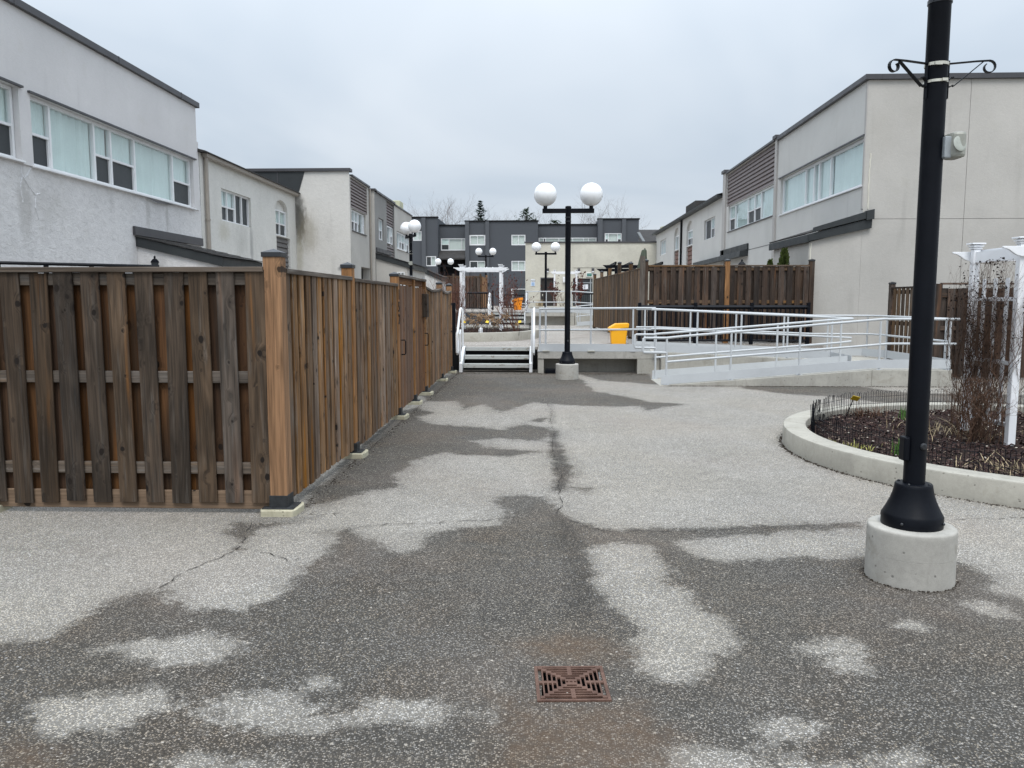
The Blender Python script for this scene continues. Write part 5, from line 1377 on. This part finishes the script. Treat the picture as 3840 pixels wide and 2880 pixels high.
for ang in (R(192), R(-10)):
    mb = MB()
    top = [(.06, 2.885), (.2, 2.892), (.262, 2.893)] + scroll(.265, 2.858, .035, .022, R(88), R(-230))
    strap(mb, top, rotz=ang)
    br = [(.235, 2.888), (.09, 2.765)] + scroll(.062, 2.79, .03, .02, R(-40), R(-200))[0:4] + [(.062, 2.765), (.06, 2.79), (.075, 2.81), (.09, 2.812)]
    strap(mb, br, rotz=ang)
    strap(mb, [(.062, 2.70), (.062, 2.90)], rotz=ang)
    local_part('basket_bracket', mb, 'black_paint', l1)
m = MB(); ring_band(m, 2.872, .0575, .016); ring_band(m, 2.782, .0575, .014)
m.box(-.045, -.005, -.07, -.058, 2.866, 2.882); m.box(-.0, .03, -.07, -.058, 2.782, 2.797)
local_part('clamp_band', m, 'band_steel', l1)
m = MB().box(.03, .07, -.075, -.015, 2.375, 2.49)
fb_ = local_part('floodlight', m, 'box_grey', l1, bevel=.006)
m = MB(); pr = [(.065, -.09), (.11, -.105), (.135, -.1), (.14, -.06), (.14, .0), (.13, .02), (.07, .02), (.06, -.0), (.06, -.06)]
m.prism(pr, 'z', 2.375, 2.512)
fo = obj('floodlight_housing', m, 'bin_grey', None, bevel=.016); fo.parent = fb_
m = MB().lathe([(.042, 0), (.042, .003), (.034, .006), (0, .004)], (0, 0, 0), 24, False)
fo = obj('floodlight_lens', m, 'lens_grey', None, True); fo.parent = fb_; fo.matrix_local = Matrix.Translation((.095, -.1, 2.445)) @ Matrix.Rotation(R(90 - 12), 4, 'X') @ Matrix.Rotation(R(14), 4, 'Y')
local_part('outlet_box', MB().box(-.085, -.05, -.04, .03, .69, .83), 'black_paint', l1, bevel=.01)
l4 = dup(l1, (-4.8, 29.0, TZ), R(-62), 'black double globe lamp above the left fence by the houses')

# ================================================================== DRAIN GRATE
def make_grate():
    half = .134; N = 6
    slots = []
    pitch = .0193
    for k in range(1, 7):          # rings outwards
        d = .012 + k * pitch
        hw = .0066
        Lh = d - .004
        if k >= 3:
            segs = [(-Lh, -.009), (.009, Lh)]
        else: segs = [(-Lh, Lh)]
        for (s0, s1) in segs:
            for sg in (-1, 1):
                slots.append((s0, s1, sg * d - hw, sg * d + hw))
                slots.append((sg * (d + .0) - hw, sg * (d + .0) + hw, s0, s1) if True else None)
    # keep corners apart: shorten ends
    sl = []
    for (a0, a1, b0, b1) in slots:
        if a1 - a0 > b1 - b0: sl.append((a0 + .007 * (abs(a0) > .012), a1 - .007 * (abs(a1) > .012), b0, b1))
        else: sl.append((a0, a1, b0 + .007 * (abs(b0) > .012), b1 - .007 * (abs(b1) > .012)))
    sl += [(-.006, .006, -.005, .005), (-.022, -.012, -.005, .005), (.012, .022, -.005, .005)]
    sl = [q for q in sl if q[0] < q[1] and q[2] < q[3]]
    xs = sorted({-half, half} | {q[0] for q in sl} | {q[1] for q in sl}); ys = sorted({-half, half} | {q[2] for q in sl} | {q[3] for q in sl})
    def hole(x, y): return any(q[0] < x < q[1] and q[2] < y < q[3] for q in sl)
    mb = MB(); zt, zb = .006, -.002
    H = {}
    for i in range(len(xs) - 1):
        for j in range(len(ys) - 1): H[i, j] = not hole((xs[i] + xs[i + 1]) / 2, (ys[j] + ys[j + 1]) / 2)
    for (i, j), s in H.items():
        if not s: continue
        x0, x1, y0, y1 = xs[i], xs[i + 1], ys[j], ys[j + 1]
        mb.quad((x0, y0, zt), (x1, y0, zt), (x1, y1, zt), (x0, y1, zt))
        for (di, dj, a, b) in ((-1, 0, (x0, y1), (x0, y0)), (1, 0, (x1, y0), (x1, y1)), (0, -1, (x0, y0), (x1, y0)), (0, 1, (x1, y1), (x0, y1))):
            if not H.get((i + di, j + dj), False):
                mb.quad((*a, zb), (*b, zb), (*b, zt), (*a, zt))
    root = thing('drain_grate', 'rusty square iron drain grate set in the asphalt', 'drain grate', (GX, GY, 0), rz=R(3))
    me = mb.mesh('grate'); me.materials.append(M['rusty_iron'])
    o = bpy.data.objects.new('grate', me); COL.objects.link(o); o.parent = root
    f = MB()
    a, b = half + .002, half + .016
    for (x0, x1, y0, y1) in ((-b, b, -b, -a), (-b, b, a, b), (-b, -a, -a, a), (a, b, -a, a)): f.box(x0, x1, y0, y1, -.02, .003)
    o = obj('grate_frame', f, 'rusty_iron', None); o.parent = root
make_grate()

# ================================================================== PLANTERS
def ellipse_ring(cx, cy, rx, ry, w, z0, z1, n=96):
    mb = MB(); ps = [(math.cos(2 * math.pi * i / n), math.sin(2 * math.pi * i / n)) for i in range(n)]
    prof = [(0, z0), (0, z1 - .015), (.008, z1 - .003), (.02, z1), (w - .02, z1), (w - .005, z1 - .006), (w, z1 - .02), (w, z0)]
    k = len(prof)
    vs = [(cx + (rx - d) * c, cy + (ry - d) * s, z) for c, s in ps for d, z in prof]
    fs = [(i * k + j, i * k + (j + 1) % k, ((i + 1) % n) * k + (j + 1) % k, ((i + 1) % n) * k + j) for i in range(n) for j in range(k)]
    return mb.add(vs, fs)
PCX, PCY, PRR = 5.45, 8.3, 2.78
tag(obj('round_planter', ellipse_ring(PCX, PCY, PRR, PRR, .25, -.05, .2), 'concrete_curb', None, True), 'round concrete planter curb behind the foreground lamp post', 'planter')
def bed(cx, cy, rx, ry, z, name, label, seed, nchip, amp=.02):
    rs = random.Random(seed); mb = MB(); n, rings = 64, 14
    vs = [(cx, cy, z)]; fs = []
    for r in range(1, rings + 1):
        for i in range(n):
            a = 2 * math.pi * i / n; q = r / rings
            vs.append((cx + rx * q * math.cos(a), cy + ry * q * math.sin(a), z + amp * (rs.random() - .5) * (1 if r < rings else 0) + .02 * (1 - q)))
    for i in range(n): fs.append((0, 1 + i, 1 + (i + 1) % n))
    for r in range(rings - 1):
        for i in range(n): fs.append((1 + r * n + i, 1 + (r + 1) * n + i, 1 + (r + 1) * n + (i + 1) % n, 1 + r * n + (i + 1) % n))
    o = obj(name, mb.add(vs, fs), 'mulch_soil', kind='structure')
    mb = MB()
    for i in range(nchip):
        q = math.sqrt(rs.random()) * .985; a = rs.uniform(0, 2 * math.pi)
        x, y = cx + rx * q * math.cos(a), cy + ry * q * math.sin(a)
        l = rs.uniform(.012, .04); w = rs.uniform(.005, .013); t = rs.uniform(.003, .008)
        e = Euler((rs.gauss(0, .35), rs.gauss(0, .35), rs.uniform(0, 6.3))).to_matrix()
        zz = z + .022 + rs.uniform(-.004, .018)
        v = [e @ Vector(p) + Vector((x, y, zz)) for p in ((-l, -w, 0), (l, -w * .8, 0), (l, w, 0), (-l, w * .7, 0), (-l * .9, -w * .8, t), (l * .8, -w * .6, t), (l * .9, w * .8, t), (-l * .8, w * .6, t))]
        mb.add(v, [(4, 5, 6, 7), (0, 1, 5, 4), (1, 2, 6, 5), (2, 3, 7, 6), (3, 0, 4, 7)])
    tag(obj('mulch', mb, 'mulch_chip', kind='stuff'), label, 'mulch')
bed(PCX, PCY, PRR - .24, PRR - .24, .105, 'planter_soil', 'dark brown bark mulch in the round planter', 3, 7000)
# pale leaf litter and stones on the mulch
rs = random.Random(9); mb = MB()
for i in range(170):
    q = math.sqrt(rs.random()) * .95; a = rs.uniform(1.5, 5.2)
    x, y = PCX + 2.5 * q * math.cos(a), PCY + 2.5 * q * math.sin(a)
    pebble(mb, x, y, .145, rs.uniform(.004, .015))
tag(obj('pale_litter', mb, 'pale_chip', kind='stuff'), 'pale stones and dry leaf bits on the mulch', 'litter')
def tuft(name, label, cat, mat, x, y, z, n, hgt, w, spread, seed, lean=.35, group=None):
    rs = random.Random(seed); mb = MB()
    for i in range(n):
        bx, by = x + rs.gauss(0, spread), y + rs.gauss(0, spread); a = rs.uniform(0, 6.28); L = hgt * rs.uniform(.6, 1.1); ln = rs.gauss(0, lean)
        dx, dy = math.cos(a), math.sin(a); px, py = -dy * w, dx * w
        p0 = Vector((bx, by, z)); p1 = p0 + Vector((dx * L * ln * .4, dy * L * ln * .4, L * .6)); p2 = p0 + Vector((dx * L * ln, dy * L * ln, L))
        v = [(p0.x - px, p0.y - py, p0.z), (p0.x + px, p0.y + py, p0.z), (p1.x + px * .9, p1.y + py * .9, p1.z), (p1.x - px * .9, p1.y - py * .9, p1.z), tuple(p2)]
        mb.add(v, [(0, 1, 2, 3), (3, 2, 4)])
    return tag(obj(name, mb, mat, kind='stuff' if 'straw' in name else None), label, cat, group)
tuft('daffodil_shoots', 'clump of green shoots in the mulch just left of the near lamp post', 'plant', 'shoot_green', 3.44, 7.6, .12, 26, .17, .006, .03, 1, .18, 'green shoots in the planter')
tuft('daffodil_shoots', 'green shoots at the far side of the round planter behind the lamp post', 'plant', 'shoot_green', 4.52, 9.85, .12, 26, .18, .006, .04, 2, .2, 'green shoots in the planter')
tuft('lily_shoots', 'yellowish shoots at the front left of the round planter', 'plant', 'shoot_yellow', 3.13, 7.85, .11, 34, .10, .007, .12, 3, .8)
tuft('dry_straw', 'flattened pale straw at the near edge of the round planter', 'plant', 'dry_straw', 4.15, 6.75, .11, 130, .09, .004, .22, 4, 2.2)
tuft('dry_straw', 'bleached dry stalks in the middle of the mulch', 'plant', 'dry_straw', 4.55, 8.9, .12, 90, .12, .004, .28, 5, 2.0)
tuft('dead_perennial', 'brown dead perennial clump at the back of the round planter', 'plant', 'twig', 4.15, 10.2, .12, 110, .14, .004, .16, 6, 1.6)

# hooped wire edging
ef = thing('wire_edging', 'low black hooped wire edging round the planter', 'garden edging', (PCX, PCY, .1))
er = 2.47; hoop = None; nh = 206
for i in range(nh):
    a = 2 * math.pi * i / nh
    if hoop is None:
        w = .019
        pts = [(-w, 0, -.05), (-w, 0, .27)] + [(-w * math.cos(math.pi * k / 6), 0, .27 + w * 1.1 * math.sin(math.pi * k / 6)) for k in range(1, 6)] + [(w, 0, .27), (w, 0, -.05)]
        hoop = MB().tube(pts, .003, 4).mesh('wire_hoop'); hoop.materials.append(M['black_paint'])
    o = bpy.data.objects.new('wire_hoop', hoop); COL.objects.link(o); o.parent = ef
    o.matrix_local = Matrix.Translation((er * math.cos(a), er * math.sin(a), .02 + .012 * math.sin(i * .9 // 1))) @ Matrix.Rotation(a + math.pi / 2, 4, 'Z') @ Matrix.Rotation(R(rr(-4, 4)), 4, 'X')
for zz in (.15, .24):
    o = obj('wire_strand', MB().tube([(er * math.cos(2 * math.pi * i / 96), er * math.sin(2 * math.pi * i / 96), zz + .006 * math.sin(i)) for i in range(97)], .0025, 4), 'black_paint', None); o.parent = ef
sg = thing('plant_tag', 'yellow plastic tag tilted on a black stake in the round planter', 'garden sign', (3.86, 10.05, .12))
obj('stake', MB().tube([(3.86, 10.08, .08), (3.945, 10.05, .35)], .006, 6), 'black_paint', sg)
e = Matrix.Translation((3.965, 10.03, .375)) @ Euler((R(-38), R(14), R(8))).to_matrix().to_4x4()
m = MB().prism([(-.055, -.045), (.045, -.045), (.06, .045), (-.04, .045)], 'z', 0, .004)
m.v = [tuple(e @ Vector(p)) for p in m.v]
obj('tag_plate', m, 'yellow_tag', sg)

# second planter
P2 = (-1.98, 23.5, 1.92, 2.8)
tag(obj('oval_planter', ellipse_ring(*P2[:2], P2[2], P2[3], .22, TZ - .05, TZ + .235), 'concrete_curb', None, True), 'oval concrete planter curb on the plaza behind the steps', 'planter')
bed(P2[0], P2[1], P2[2] - .21, P2[3] - .21, TZ + .16, 'planter_soil', 'dark mulch in the oval planter behind the steps', 4, 1500)
tag(obj('planter_curb', MB().box(-.6, 1.9, 41.2, 44.4, T2 - .05, T2 + .2), 'concrete_curb', bevel=.02), 'far low curbed bed in front of the hall door', 'planter')
ef2 = thing('wire_edging', 'thin wire edging inside the oval planter', 'garden edging', (P2[0], P2[1], TZ))
for i in range(60):
    a = math.pi + math.pi * i / 59
    o = bpy.data.objects.new('wire_hoop', hoop); COL.objects.link(o); o.parent = ef2
    o.matrix_local = Matrix.Translation(((P2[2] - .27) * math.cos(a), (P2[3] - .27) * math.sin(a), .15)) @ Matrix.Rotation(a + math.pi / 2, 4, 'Z')

# ---------------------------------------------------------------- arbors
AG = 'white garden arbors'
def make_arbor():
    A = thing('garden_arbor', 'white vinyl arbor overgrown with dry twigs in the round planter at right', 'arbor', (0, 0, 0), AG)
    W, D, H = 1.2, .86, 2.052
    for x in (0, W):
        for y in (0, D):
            p = obj('post', MB().box(x - .038, x + .038, y - .038, y + .038, -.1, H), 'white_vinyl', A, bevel=.005)
            m = MB()
            for (w, z0, z1) in ((.048, H + .001, H + .015), (.06, H + .026, H + .041), (.073, H + .052, H + .068)):
                m.box(x - w, x + w, y - w, y + w, z0, z1)
            m.box(x - .04, x + .04, y - .04, y + .04, H + .001, H + .051)
            obj('post_cap', m, 'white_vinyl', p, bevel=.003)
    for y in (-.052, D + .052):
        n = 8
        Lc = [(-.045, 1.925)] + [(-.05 - .16 * k / n, 1.93 + .075 * (.5 - .5 * math.cos(math.pi * k / n))) for k in range(n + 1)] + [(-.225, 2.012), (-.225, 2.027)]
        Rc = [(W - x, z) for x, z in Lc][::-1]
        obj('beam', MB().prism(Lc + Rc, 'y', y - .013, y + .013), 'white_vinyl', A, bevel=.003)
    for k in range(7):
        x = .06 + k * (W - .12) / 6
        obj('rafter', MB().box(x - .008, x + .008, -.035, D + .035, 2.0, 2.045), 'white_vinyl', A)
    for x in (0, W):
        for z in (.2, .84, 1.5):
            obj('side_rail', MB().box(x - .016, x + .016, .039, D - .039, z - .02, z + .02), 'white_vinyl', A)
        obj('side_rail', MB().box(x - .016, x + .016, .039, D - .039, 1.9, 2.02), 'white_vinyl', A)
        for k in range(3):
            y = D * (k + 1) / 4
            obj('side_slat', MB().box(x - .01, x + .01, y - .022, y + .022, .221, 1.72), 'white_vinyl', A)
    return A
ar = make_arbor()
ar.location = (4.83, 8.2, .12)
ar2 = dup(ar, (-2.45, 24.0, .58), 0, 'white arbor rising from the oval planter behind the steps')
ar3 = dup(ar, (.7, 43.4, 1.17), 0, 'far white arbor with dark red creepers before the hall')

# ---------------------------------------------------------------- twigs, shrubs
BOUND = None
def grow(mb, p, d, L, r, depth, rs, tips, spread=.5, up=.15, sides=3, seg=3, shrink=.68, kids=(2, 3), rshrink=.62):
    pts = [p.copy()]; q = p.copy(); dd = d.normalized()
    for i in range(seg):
        dd = (dd + Vector((rs.gauss(0, .16), rs.gauss(0, .16), rs.gauss(0, .1) + up * .2))).normalized()
        q = q + dd * (L / seg)
        if BOUND:
            q = Vector([min(max(q[k], BOUND[0][k]), BOUND[1][k]) for k in range(3)]) + Vector((rs.gauss(0, .012), rs.gauss(0, .012), rs.gauss(0, .012)))
        pts.append(q.copy())
    mb.tube(pts, [lerp(r, r * rshrink, i / seg) for i in range(seg + 1)], sides, False)
    if depth == 0:
        tips.append((q.copy(), dd.copy())); return
    for k in range(rs.randint(*kids)):
        j = rs.randint(1, seg) if k else seg
        nd = (dd + Vector((rs.gauss(0, spread), rs.gauss(0, spread), rs.gauss(up, spread * .5)))).normalized()
        grow(mb, pts[j], nd, L * shrink * rs.uniform(.75, 1.2), r * rshrink, depth - 1, rs, tips, spread, up, sides, seg, shrink, kids, rshrink)
def blob(mb, c, s, rs):
    v = [c + Vector((rs.gauss(0, 1), rs.gauss(0, 1), rs.gauss(0, 1))).normalized() * s * rs.uniform(.6, 1.1) for _ in range(6)]
    mb.add(v, [(0, 1, 2), (0, 2, 3), (0, 3, 4), (0, 4, 5), (1, 2, 4), (2, 3, 5), (1, 5, 3), (1, 4, 5)])
def shrub(name, label, cat, base, n, L, r, depth, seed, mat, spread=.5, up=.2, lean=.3, box=(.1, .1), seeds=None, seed_mat=None, ssize=.012, sprob=.5, group=None, aim=None, **kw):
    rs = random.Random(seed); g = thing(name, label, cat, base, group)
    mb = MB(); tips = []
    for i in range(n):
        p = Vector(base) + Vector((rs.uniform(-box[0], box[0]), rs.uniform(-box[1], box[1]), 0))
        d = Vector((rs.gauss(0, lean), rs.gauss(0, lean), 1))
        if aim: d = d + Vector(aim)
        grow(mb, p, d, L * rs.uniform(.7, 1.15), r * rs.uniform(.6, 1.1), depth, rs, tips, spread, up, **kw)
    obj('stem', mb, mat, g)
    if seed_mat:
        sb = MB()
        for (q, d) in tips:
            if rs.random() < sprob: blob(sb, q, ssize * rs.uniform(.6, 1.3), rs)
        o = obj(seeds or 'seed_head', sb, seed_mat, g); o['kind'] = 'stuff'
    return g
# mass of climbing twigs on the near arbor
BOUND = ((4.6, 8.12, .1), (4.97, 9.12, 2.0))
shrub('climbing_shrub', 'tangled dry climber with black seed heads on the near arbor', 'shrub', (4.66, 8.6, .12), 34, .70, .0065, 4, 21, 'twig_mid', .5, .34, .12, (.14, .34), 'seed_head', 'seed_head', .013, .6, shrink=.72)
shrub('climbing_shrub', 'reddish brown twigs woven through the near arbor panel', 'shrub', (4.76, 8.55, .12), 26, .74, .006, 4, 22, 'twig', .5, .34, .1, (.07, .32), 'seed_head', 'seed_head', .012, .5, shrink=.72)
BOUND = ((4.38, 8.0, .1), (4.8, 8.8, .8))
shrub('bare_shrub', 'low bare brown shrub left of the near arbor', 'shrub', (4.5, 8.35, .12), 26, .33, .0055, 4, 23, 'twig', .55, .15, .32, (.10, .14), None, None, shrink=.7)
BOUND = None
# shrubs round the second arbor
shrub('bare_shrub', 'tall reddish bare shrub at the left post of the centre arbor', 'shrub', (-2.42, 21.75, .7), 34, .60, .010, 4, 31, 'twig_red', .33, .3, .16, (.3, .25), None, None, shrink=.72)
shrub('rose_bush', 'rose bush with red brown leaves at the right of the centre arbor', 'shrub', (-.8, 22.0, .7), 16, .66, .010, 3, 32, 'twig_red', .32, .3, .34, (.2, .2), 'leaf', 'red_leaf', .028, .8, shrink=.72)
shrub('bare_shrub', 'thin bare shrub behind the dried flowers in the oval planter', 'shrub', (-1.7, 23.2, .7), 10, .4, .006, 3, 33, 'twig_dark', .5, .2, .4, (.5, .3), None, None)
rs = random.Random(44)
for (lbl, x, y, n, sd) in (('dried hydrangea with tan flower heads in the oval planter by the left rail', -1.85, 21.6, 16, 1), ('dried hydrangea with brown flower heads in the middle of the oval planter', -1.3, 21.8, 12, 2)):
    g = thing('hydrangea', lbl, 'shrub', (x, y, .7)); st_ = MB(); fh = MB(); r2 = random.Random(sd)
    for i in range(n):
        q = Vector((x + r2.gauss(0, .25), y + r2.gauss(0, .2), .7 + r2.uniform(.25, .52)))
        st_.tube([(x + r2.gauss(0, .06), y + r2.gauss(0, .06), .68), q], .005, 3)
        for k in range(24): blob(fh, q + Vector((r2.gauss(0, .045), r2.gauss(0, .045), r2.gauss(0, .035))), .03, r2)
    obj('stem', st_, 'twig', g); o = obj('flower_head', fh, 'dry_flower', g); o['kind'] = 'stuff'
for (lbl, x, y, z) in (('yellow plant tag at the left of the oval planter', -2.12, 21.4, 1.02), ('yellow plant tag in the middle of the oval planter', -1.5, 21.4, 1.02), ('yellow plant tag at the right of the oval planter', -.62, 21.5, 1.02)):
    g = thing('plant_tag', lbl, 'garden sign', (x, y, .7))
    obj('stake', MB().tube([(x, y, .66), (x + .02, y, z)], .005, 4), 'black_paint', g)
    e = Matrix.Translation((x + .02, y - .01, z + .02)) @ Euler((R(60), R(rr(-20, 20)), 0)).to_matrix().to_4x4()
    m = MB().prism([(-.045, -.035), (.04, -.035), (.045, .035), (-.03, .035)], 'z', 0, .004); m.v = [tuple(e @ Vector(p)) for p in m.v]
    obj('tag_plate', m, 'yellow_tag', g)
g = thing('owl_ornament', 'small white garden ornament among the dried flowers', 'ornament', (-1.63, 21.1, .7))
obj('body', MB().lathe([(.05, 0), (.055, .05), (.045, .13), (.05, .17), (.035, .2), (0, .205)], (-1.63, 21.1, .69), 12), 'white_vinyl', g, True)
obj('wing', MB().sphere((-1.68, 21.1, .79), .03, 8, 6, (.4, 1, 1.8)), 'white_vinyl', g, True)
shrub('creeper', 'dark red creeper on the left post of the far arbor', 'climber', (.75, 43.3, 1.2), 8, .6, .02, 3, 51, 'twig_red', .35, .3, .12, (.1, .1), 'leaf', 'red_leaf', .06, .9, group=None)
shrub('creeper', 'dark red creeper on the right post of the far arbor', 'climber', (1.95, 43.3, 1.2), 9, .7, .02, 3, 52, 'twig_red', .35, .3, .12, (.14, .1), 'leaf', 'red_leaf', .07, .9)
tuft('ornamental_grass', 'dry tan grass clump in the far bed before the brown door', 'plant', 'dry_straw', -.1, 41.6, T2 + .18, 60, .4, .012, .1, 7, .5)
shrub('bare_shrub', 'bare twig bush in the far bed under the hall wall', 'shrub', (1.2, 41.6, T2 + .18), 20, .4, .008, 2, 53, 'twig', .4, .2, .4, (.3, .2))

# cedars behind the right fence
def cedar(label, x, y, z, H, rad, seed, n):
    rs = random.Random(seed); g = thing('cedar_shrub', label, 'shrub', (x, y, z), 'cedars behind the right fence')
    mb = MB()
    for i in range(n):
        t = rs.random() ** .8; rr_ = rad * (1 - t) ** .7 * rs.uniform(.55, 1.05); a = rs.uniform(0, 6.28)
        c = Vector((x + rr_ * math.cos(a), y + rr_ * math.sin(a), z + H * t)); s = rs.uniform(.03, .075)
        d = Vector((math.cos(a) * .5, math.sin(a) * .5, 1.2)).normalized(); w = d.cross(Vector((rs.gauss(0, 1), rs.gauss(0, 1), .1))).normalized() * s * .5
        mb.add([c - w, c + w, c + w * .5 + d * s * 2, c - w * .4 + d * s * 2.2], [(0, 1, 2, 3)])
    obj('foliage', mb, 'cedar', g); obj('trunk', MB().tube([(x, y, z - .3), (x, y, z + H * .8)], [.05, .015], 6), 'bark', g)
cedar('bushy cedar showing above the dark board fence below the canopy', 6.3, 20.95, TZ, 2.32, .36, 5, 2600)
cedar('small cedar tip just above the dark board fence', 5.95, 21.0, TZ, 2.06, .2, 6, 900)

# ---------------------------------------------------------------- bins
def make_bin(name, label, x, y, z, mat, s=1.0):
    g = thing(name, label, 'bin', (x, y, z))
    d = .17 * s
    def fr(w0, w1, z0, z1, d0, d1, sh=0):
        return [(x - w0, y - d0, z + z0), (x + w0, y - d0, z + z0), (x + w0, y + d0, z + z0), (x - w0, y + d0, z + z0), (x - w1 + sh, y - d1, z + z1), (x + w1 + sh, y - d1, z + z1), (x + w1 + sh, y + d1, z + z1), (x - w1 + sh, y + d1, z + z1)]
    F = [(0, 3, 2, 1), (4, 5, 6, 7), (0, 1, 5, 4), (1, 2, 6, 5), (2, 3, 7, 6), (3, 0, 4, 7)]
    obj('body', MB().add(fr(.185 * s, .225 * s, 0, .46 * s, d, d + .035 * s), F), mat, g, bevel=.02)
    prof = [(-.27, .38), (-.265, .475), (-.08, .585), (.255, .60), (.268, .56), (.258, .50), (.255, .475), (.12, .47), (-.12, .43)]
    obj('lid', MB().prism([(x + a * s, z + b * s) for a, b in prof], 'y', y - d - .06 * s, y + d + .06 * s), mat, g, bevel=.014)
    return g
make_bin('salt_bin', 'bright yellow bin with sloping lid on the landing by the brown fence', 1.93, 19.95, .487, 'yellow_plastic', .94)
make_bin('salt_bin', 'far orange bin at the top of the second steps', -1.3, 42.6, T2, 'orange_plastic', 1.1)

# closed parasol and pergola behind the flank fence
g = thing('closed_parasol', 'closed faded green parasol above the right fence corner', 'parasol', (2.85, 22.2, TZ))
mb = MB(); n = 20; prof = [(.02, 3.03), (.06, 3.0), (.08, 2.85), (.11, 2.65), (.14, 2.42), (.10, 2.15), (.08, 1.8)]
vs = [(2.85 + (r * (1 + .22 * math.sin(j * math.pi * 2 / n * 5) * (i > 0))) * math.cos(2 * math.pi * j / n) - .015 * i, 22.2 + r * (1 + .2 * math.sin(j * 2.1)) * math.sin(2 * math.pi * j / n), z) for i, (r, z) in enumerate(prof) for j in range(n)]
fs = [(i * n + j, i * n + (j + 1) % n, (i + 1) * n + (j + 1) % n, (i + 1) * n + j) for i in range(len(prof) - 1) for j in range(n)] + [tuple(range(n))]
obj('canopy', mb.add(vs, fs), 'umbrella_green', g, True); obj('pole', MB().tube([(2.85, 22.2, TZ), (2.85, 22.2, 3.05)], .022, 8), 'black_paint', g)
g = thing('pergola', 'dark timber pergola peeking over the brown flank fence', 'pergola', (3, 28, TZ))
for x in (2.45, 4.2):
    for y in (26.3, 29.3): obj('post', MB().box(x - .05, x + .05, y - .05, y + .05, TZ, 2.72), 'black_paint', g)
for y in (26.3, 29.3): obj('beam', MB().prism([(2.0, 2.78), (2.12, 2.68), (4.5, 2.68), (4.62, 2.78)], 'y', y - .03, y + .03), 'black_paint', g)
for x in (2.4, 2.9, 3.4, 3.9): obj('rafter', MB().box(x - .025, x + .025, 25.9, 29.7, 2.781, 2.87), 'black_paint', g)

# wall lanterns
def lantern(label, x, y, z):
    g = thing('wall_lantern', label, 'lantern', (x, y, z), 'black carriage lanterns')
    obj('roof', MB().lathe([(.1, 0), (.085, .03), (.05, .07), (.02, .085), (.02, .1), (.03, .115), (.012, .14), (0, .15)], (x, y, z + .2), 6), 'black_paint', g)
    obj('cage', MB().lathe([(.085, .2), (.06, .0), (.02, -.03)], (x, y, z), 6), 'screen_dark', g)
    obj('arm', MB().tube([(x, y, z - .03), (x, y + .05, z - .1), (x, y + .12, z - .08)], .012, 6), 'black_paint', g)
lantern('black carriage lantern above the left fence under the porch roof', -8.28, 16.72, 2.22)
lantern('black carriage lantern above the dark board fence on the right', 5.2, 20.9, 2.34)
plank('lantern_post', bpy.data.objects['wall_lantern.001'], 'wood_dark', .09, .09, 1.75, (5.2, 20.99, TZ))

# ---------------------------------------------------------------- trees beyond
def bare_tree(label, x, y, H, seed, spread=.5):
    rs = random.Random(seed); g = thing('bare_tree', label, 'tree', (x, y, 1), 'bare trees beyond the dark block')
    tr = MB().tube([(x, y, 0), (x + .1, y, H * .35)], [.28, .2], 7); obj('trunk', tr, 'bark', g)
    mb = MB(); tips = []
    for i in range(4):
        grow(mb, Vector((x + .1, y, H * (.3 + .015 * i))), Vector((rs.gauss(0, .45), rs.gauss(0, .45), 1)), H * .24, .09, 6, rs, tips, spread, .18, 3, 2, .75, (2, 3), .6)
    obj('crown', mb, 'bark', g)
bare_tree('bare tree behind the left end of the dark block', -15.2, 108, 15.2, 1)
bare_tree('bare tree between the left houses and the spruce', -10.8, 112, 14.6, 2)
bare_tree('bare tree behind the near lamp globes, left one', .6, 112, 13.8, 3)
bare_tree('wide bare tree behind the right lamp globe', 6.5, 110, 15.2, 4, .6)
bare_tree('slim bare tree between the first two on the left', -13.2, 115, 15.0, 6)
bare_tree('bare tree peeking over the roof left of the pine', -4.6, 116, 13.0, 7)
bare_tree('bare tree right of the lamp above the flat roof', 9.6, 114, 14.8, 5, .6)
def conifer(name, label, x, y, z0, z1, rad, seed, mat, droop=.25, layers=22, dense=12, flat=0):
    rs = random.Random(seed); g = thing(name, label, 'tree', (x, y, 0)); obj('trunk', MB().tube([(x, y, 0), (x, y, z1 - .3)], [.25, .03], 6), 'bark', g)
    mb = MB()
    for i in range(layers):
        t = i / (layers - 1); z = lerp(z0, z1, t); r = rad * (1 - t) ** .85 + .08
        if flat: r = rad * (math.sin(math.pi * (t * .8 + .2)) * .8 + .2)
        for k in range(dense):
            a = rs.uniform(0, 6.28); L = r * rs.uniform(.45, 1.15)
            d = Vector((math.cos(a), math.sin(a), -droop + .55 * t + rs.gauss(0, .1)))
            for s in range(max(3, int(L / .22))):
                q = Vector((x, y, z)) + d * (L * (s + 1) / max(3, int(L / .22))) + Vector((0, 0, .18 * L * ((s + 1) / max(3, int(L / .22))) ** 2))
                for _ in range(2):
                    u = Vector((rs.gauss(0, .16), rs.gauss(0, .16), rs.gauss(0, .09))); w = Vector((rs.gauss(0, .1), rs.gauss(0, .1), rs.gauss(0, .06)))
                    mb.add([q - u, q + w, q + u], [(0, 1, 2)])
    obj('crown', mb, mat, g)
conifer('spruce_tree', 'dark pointed spruce rising above the dark block', -7.9, 102, 5, 14.2, 2.6, 1, 'spruce', .15, 30, 10)
conifer('pine_tree', 'rounded dark pine top above the roof near the lamp', -2.15, 104, 6, 13.2, 2.3, 2, 'pine', .0, 18, 12, 1)
conifer('pine_tree', 'low pine top behind the roof right of the first pine', 1.6, 106, 6, 11.9, 2.2, 3, 'pine', .0, 14, 12, 1)
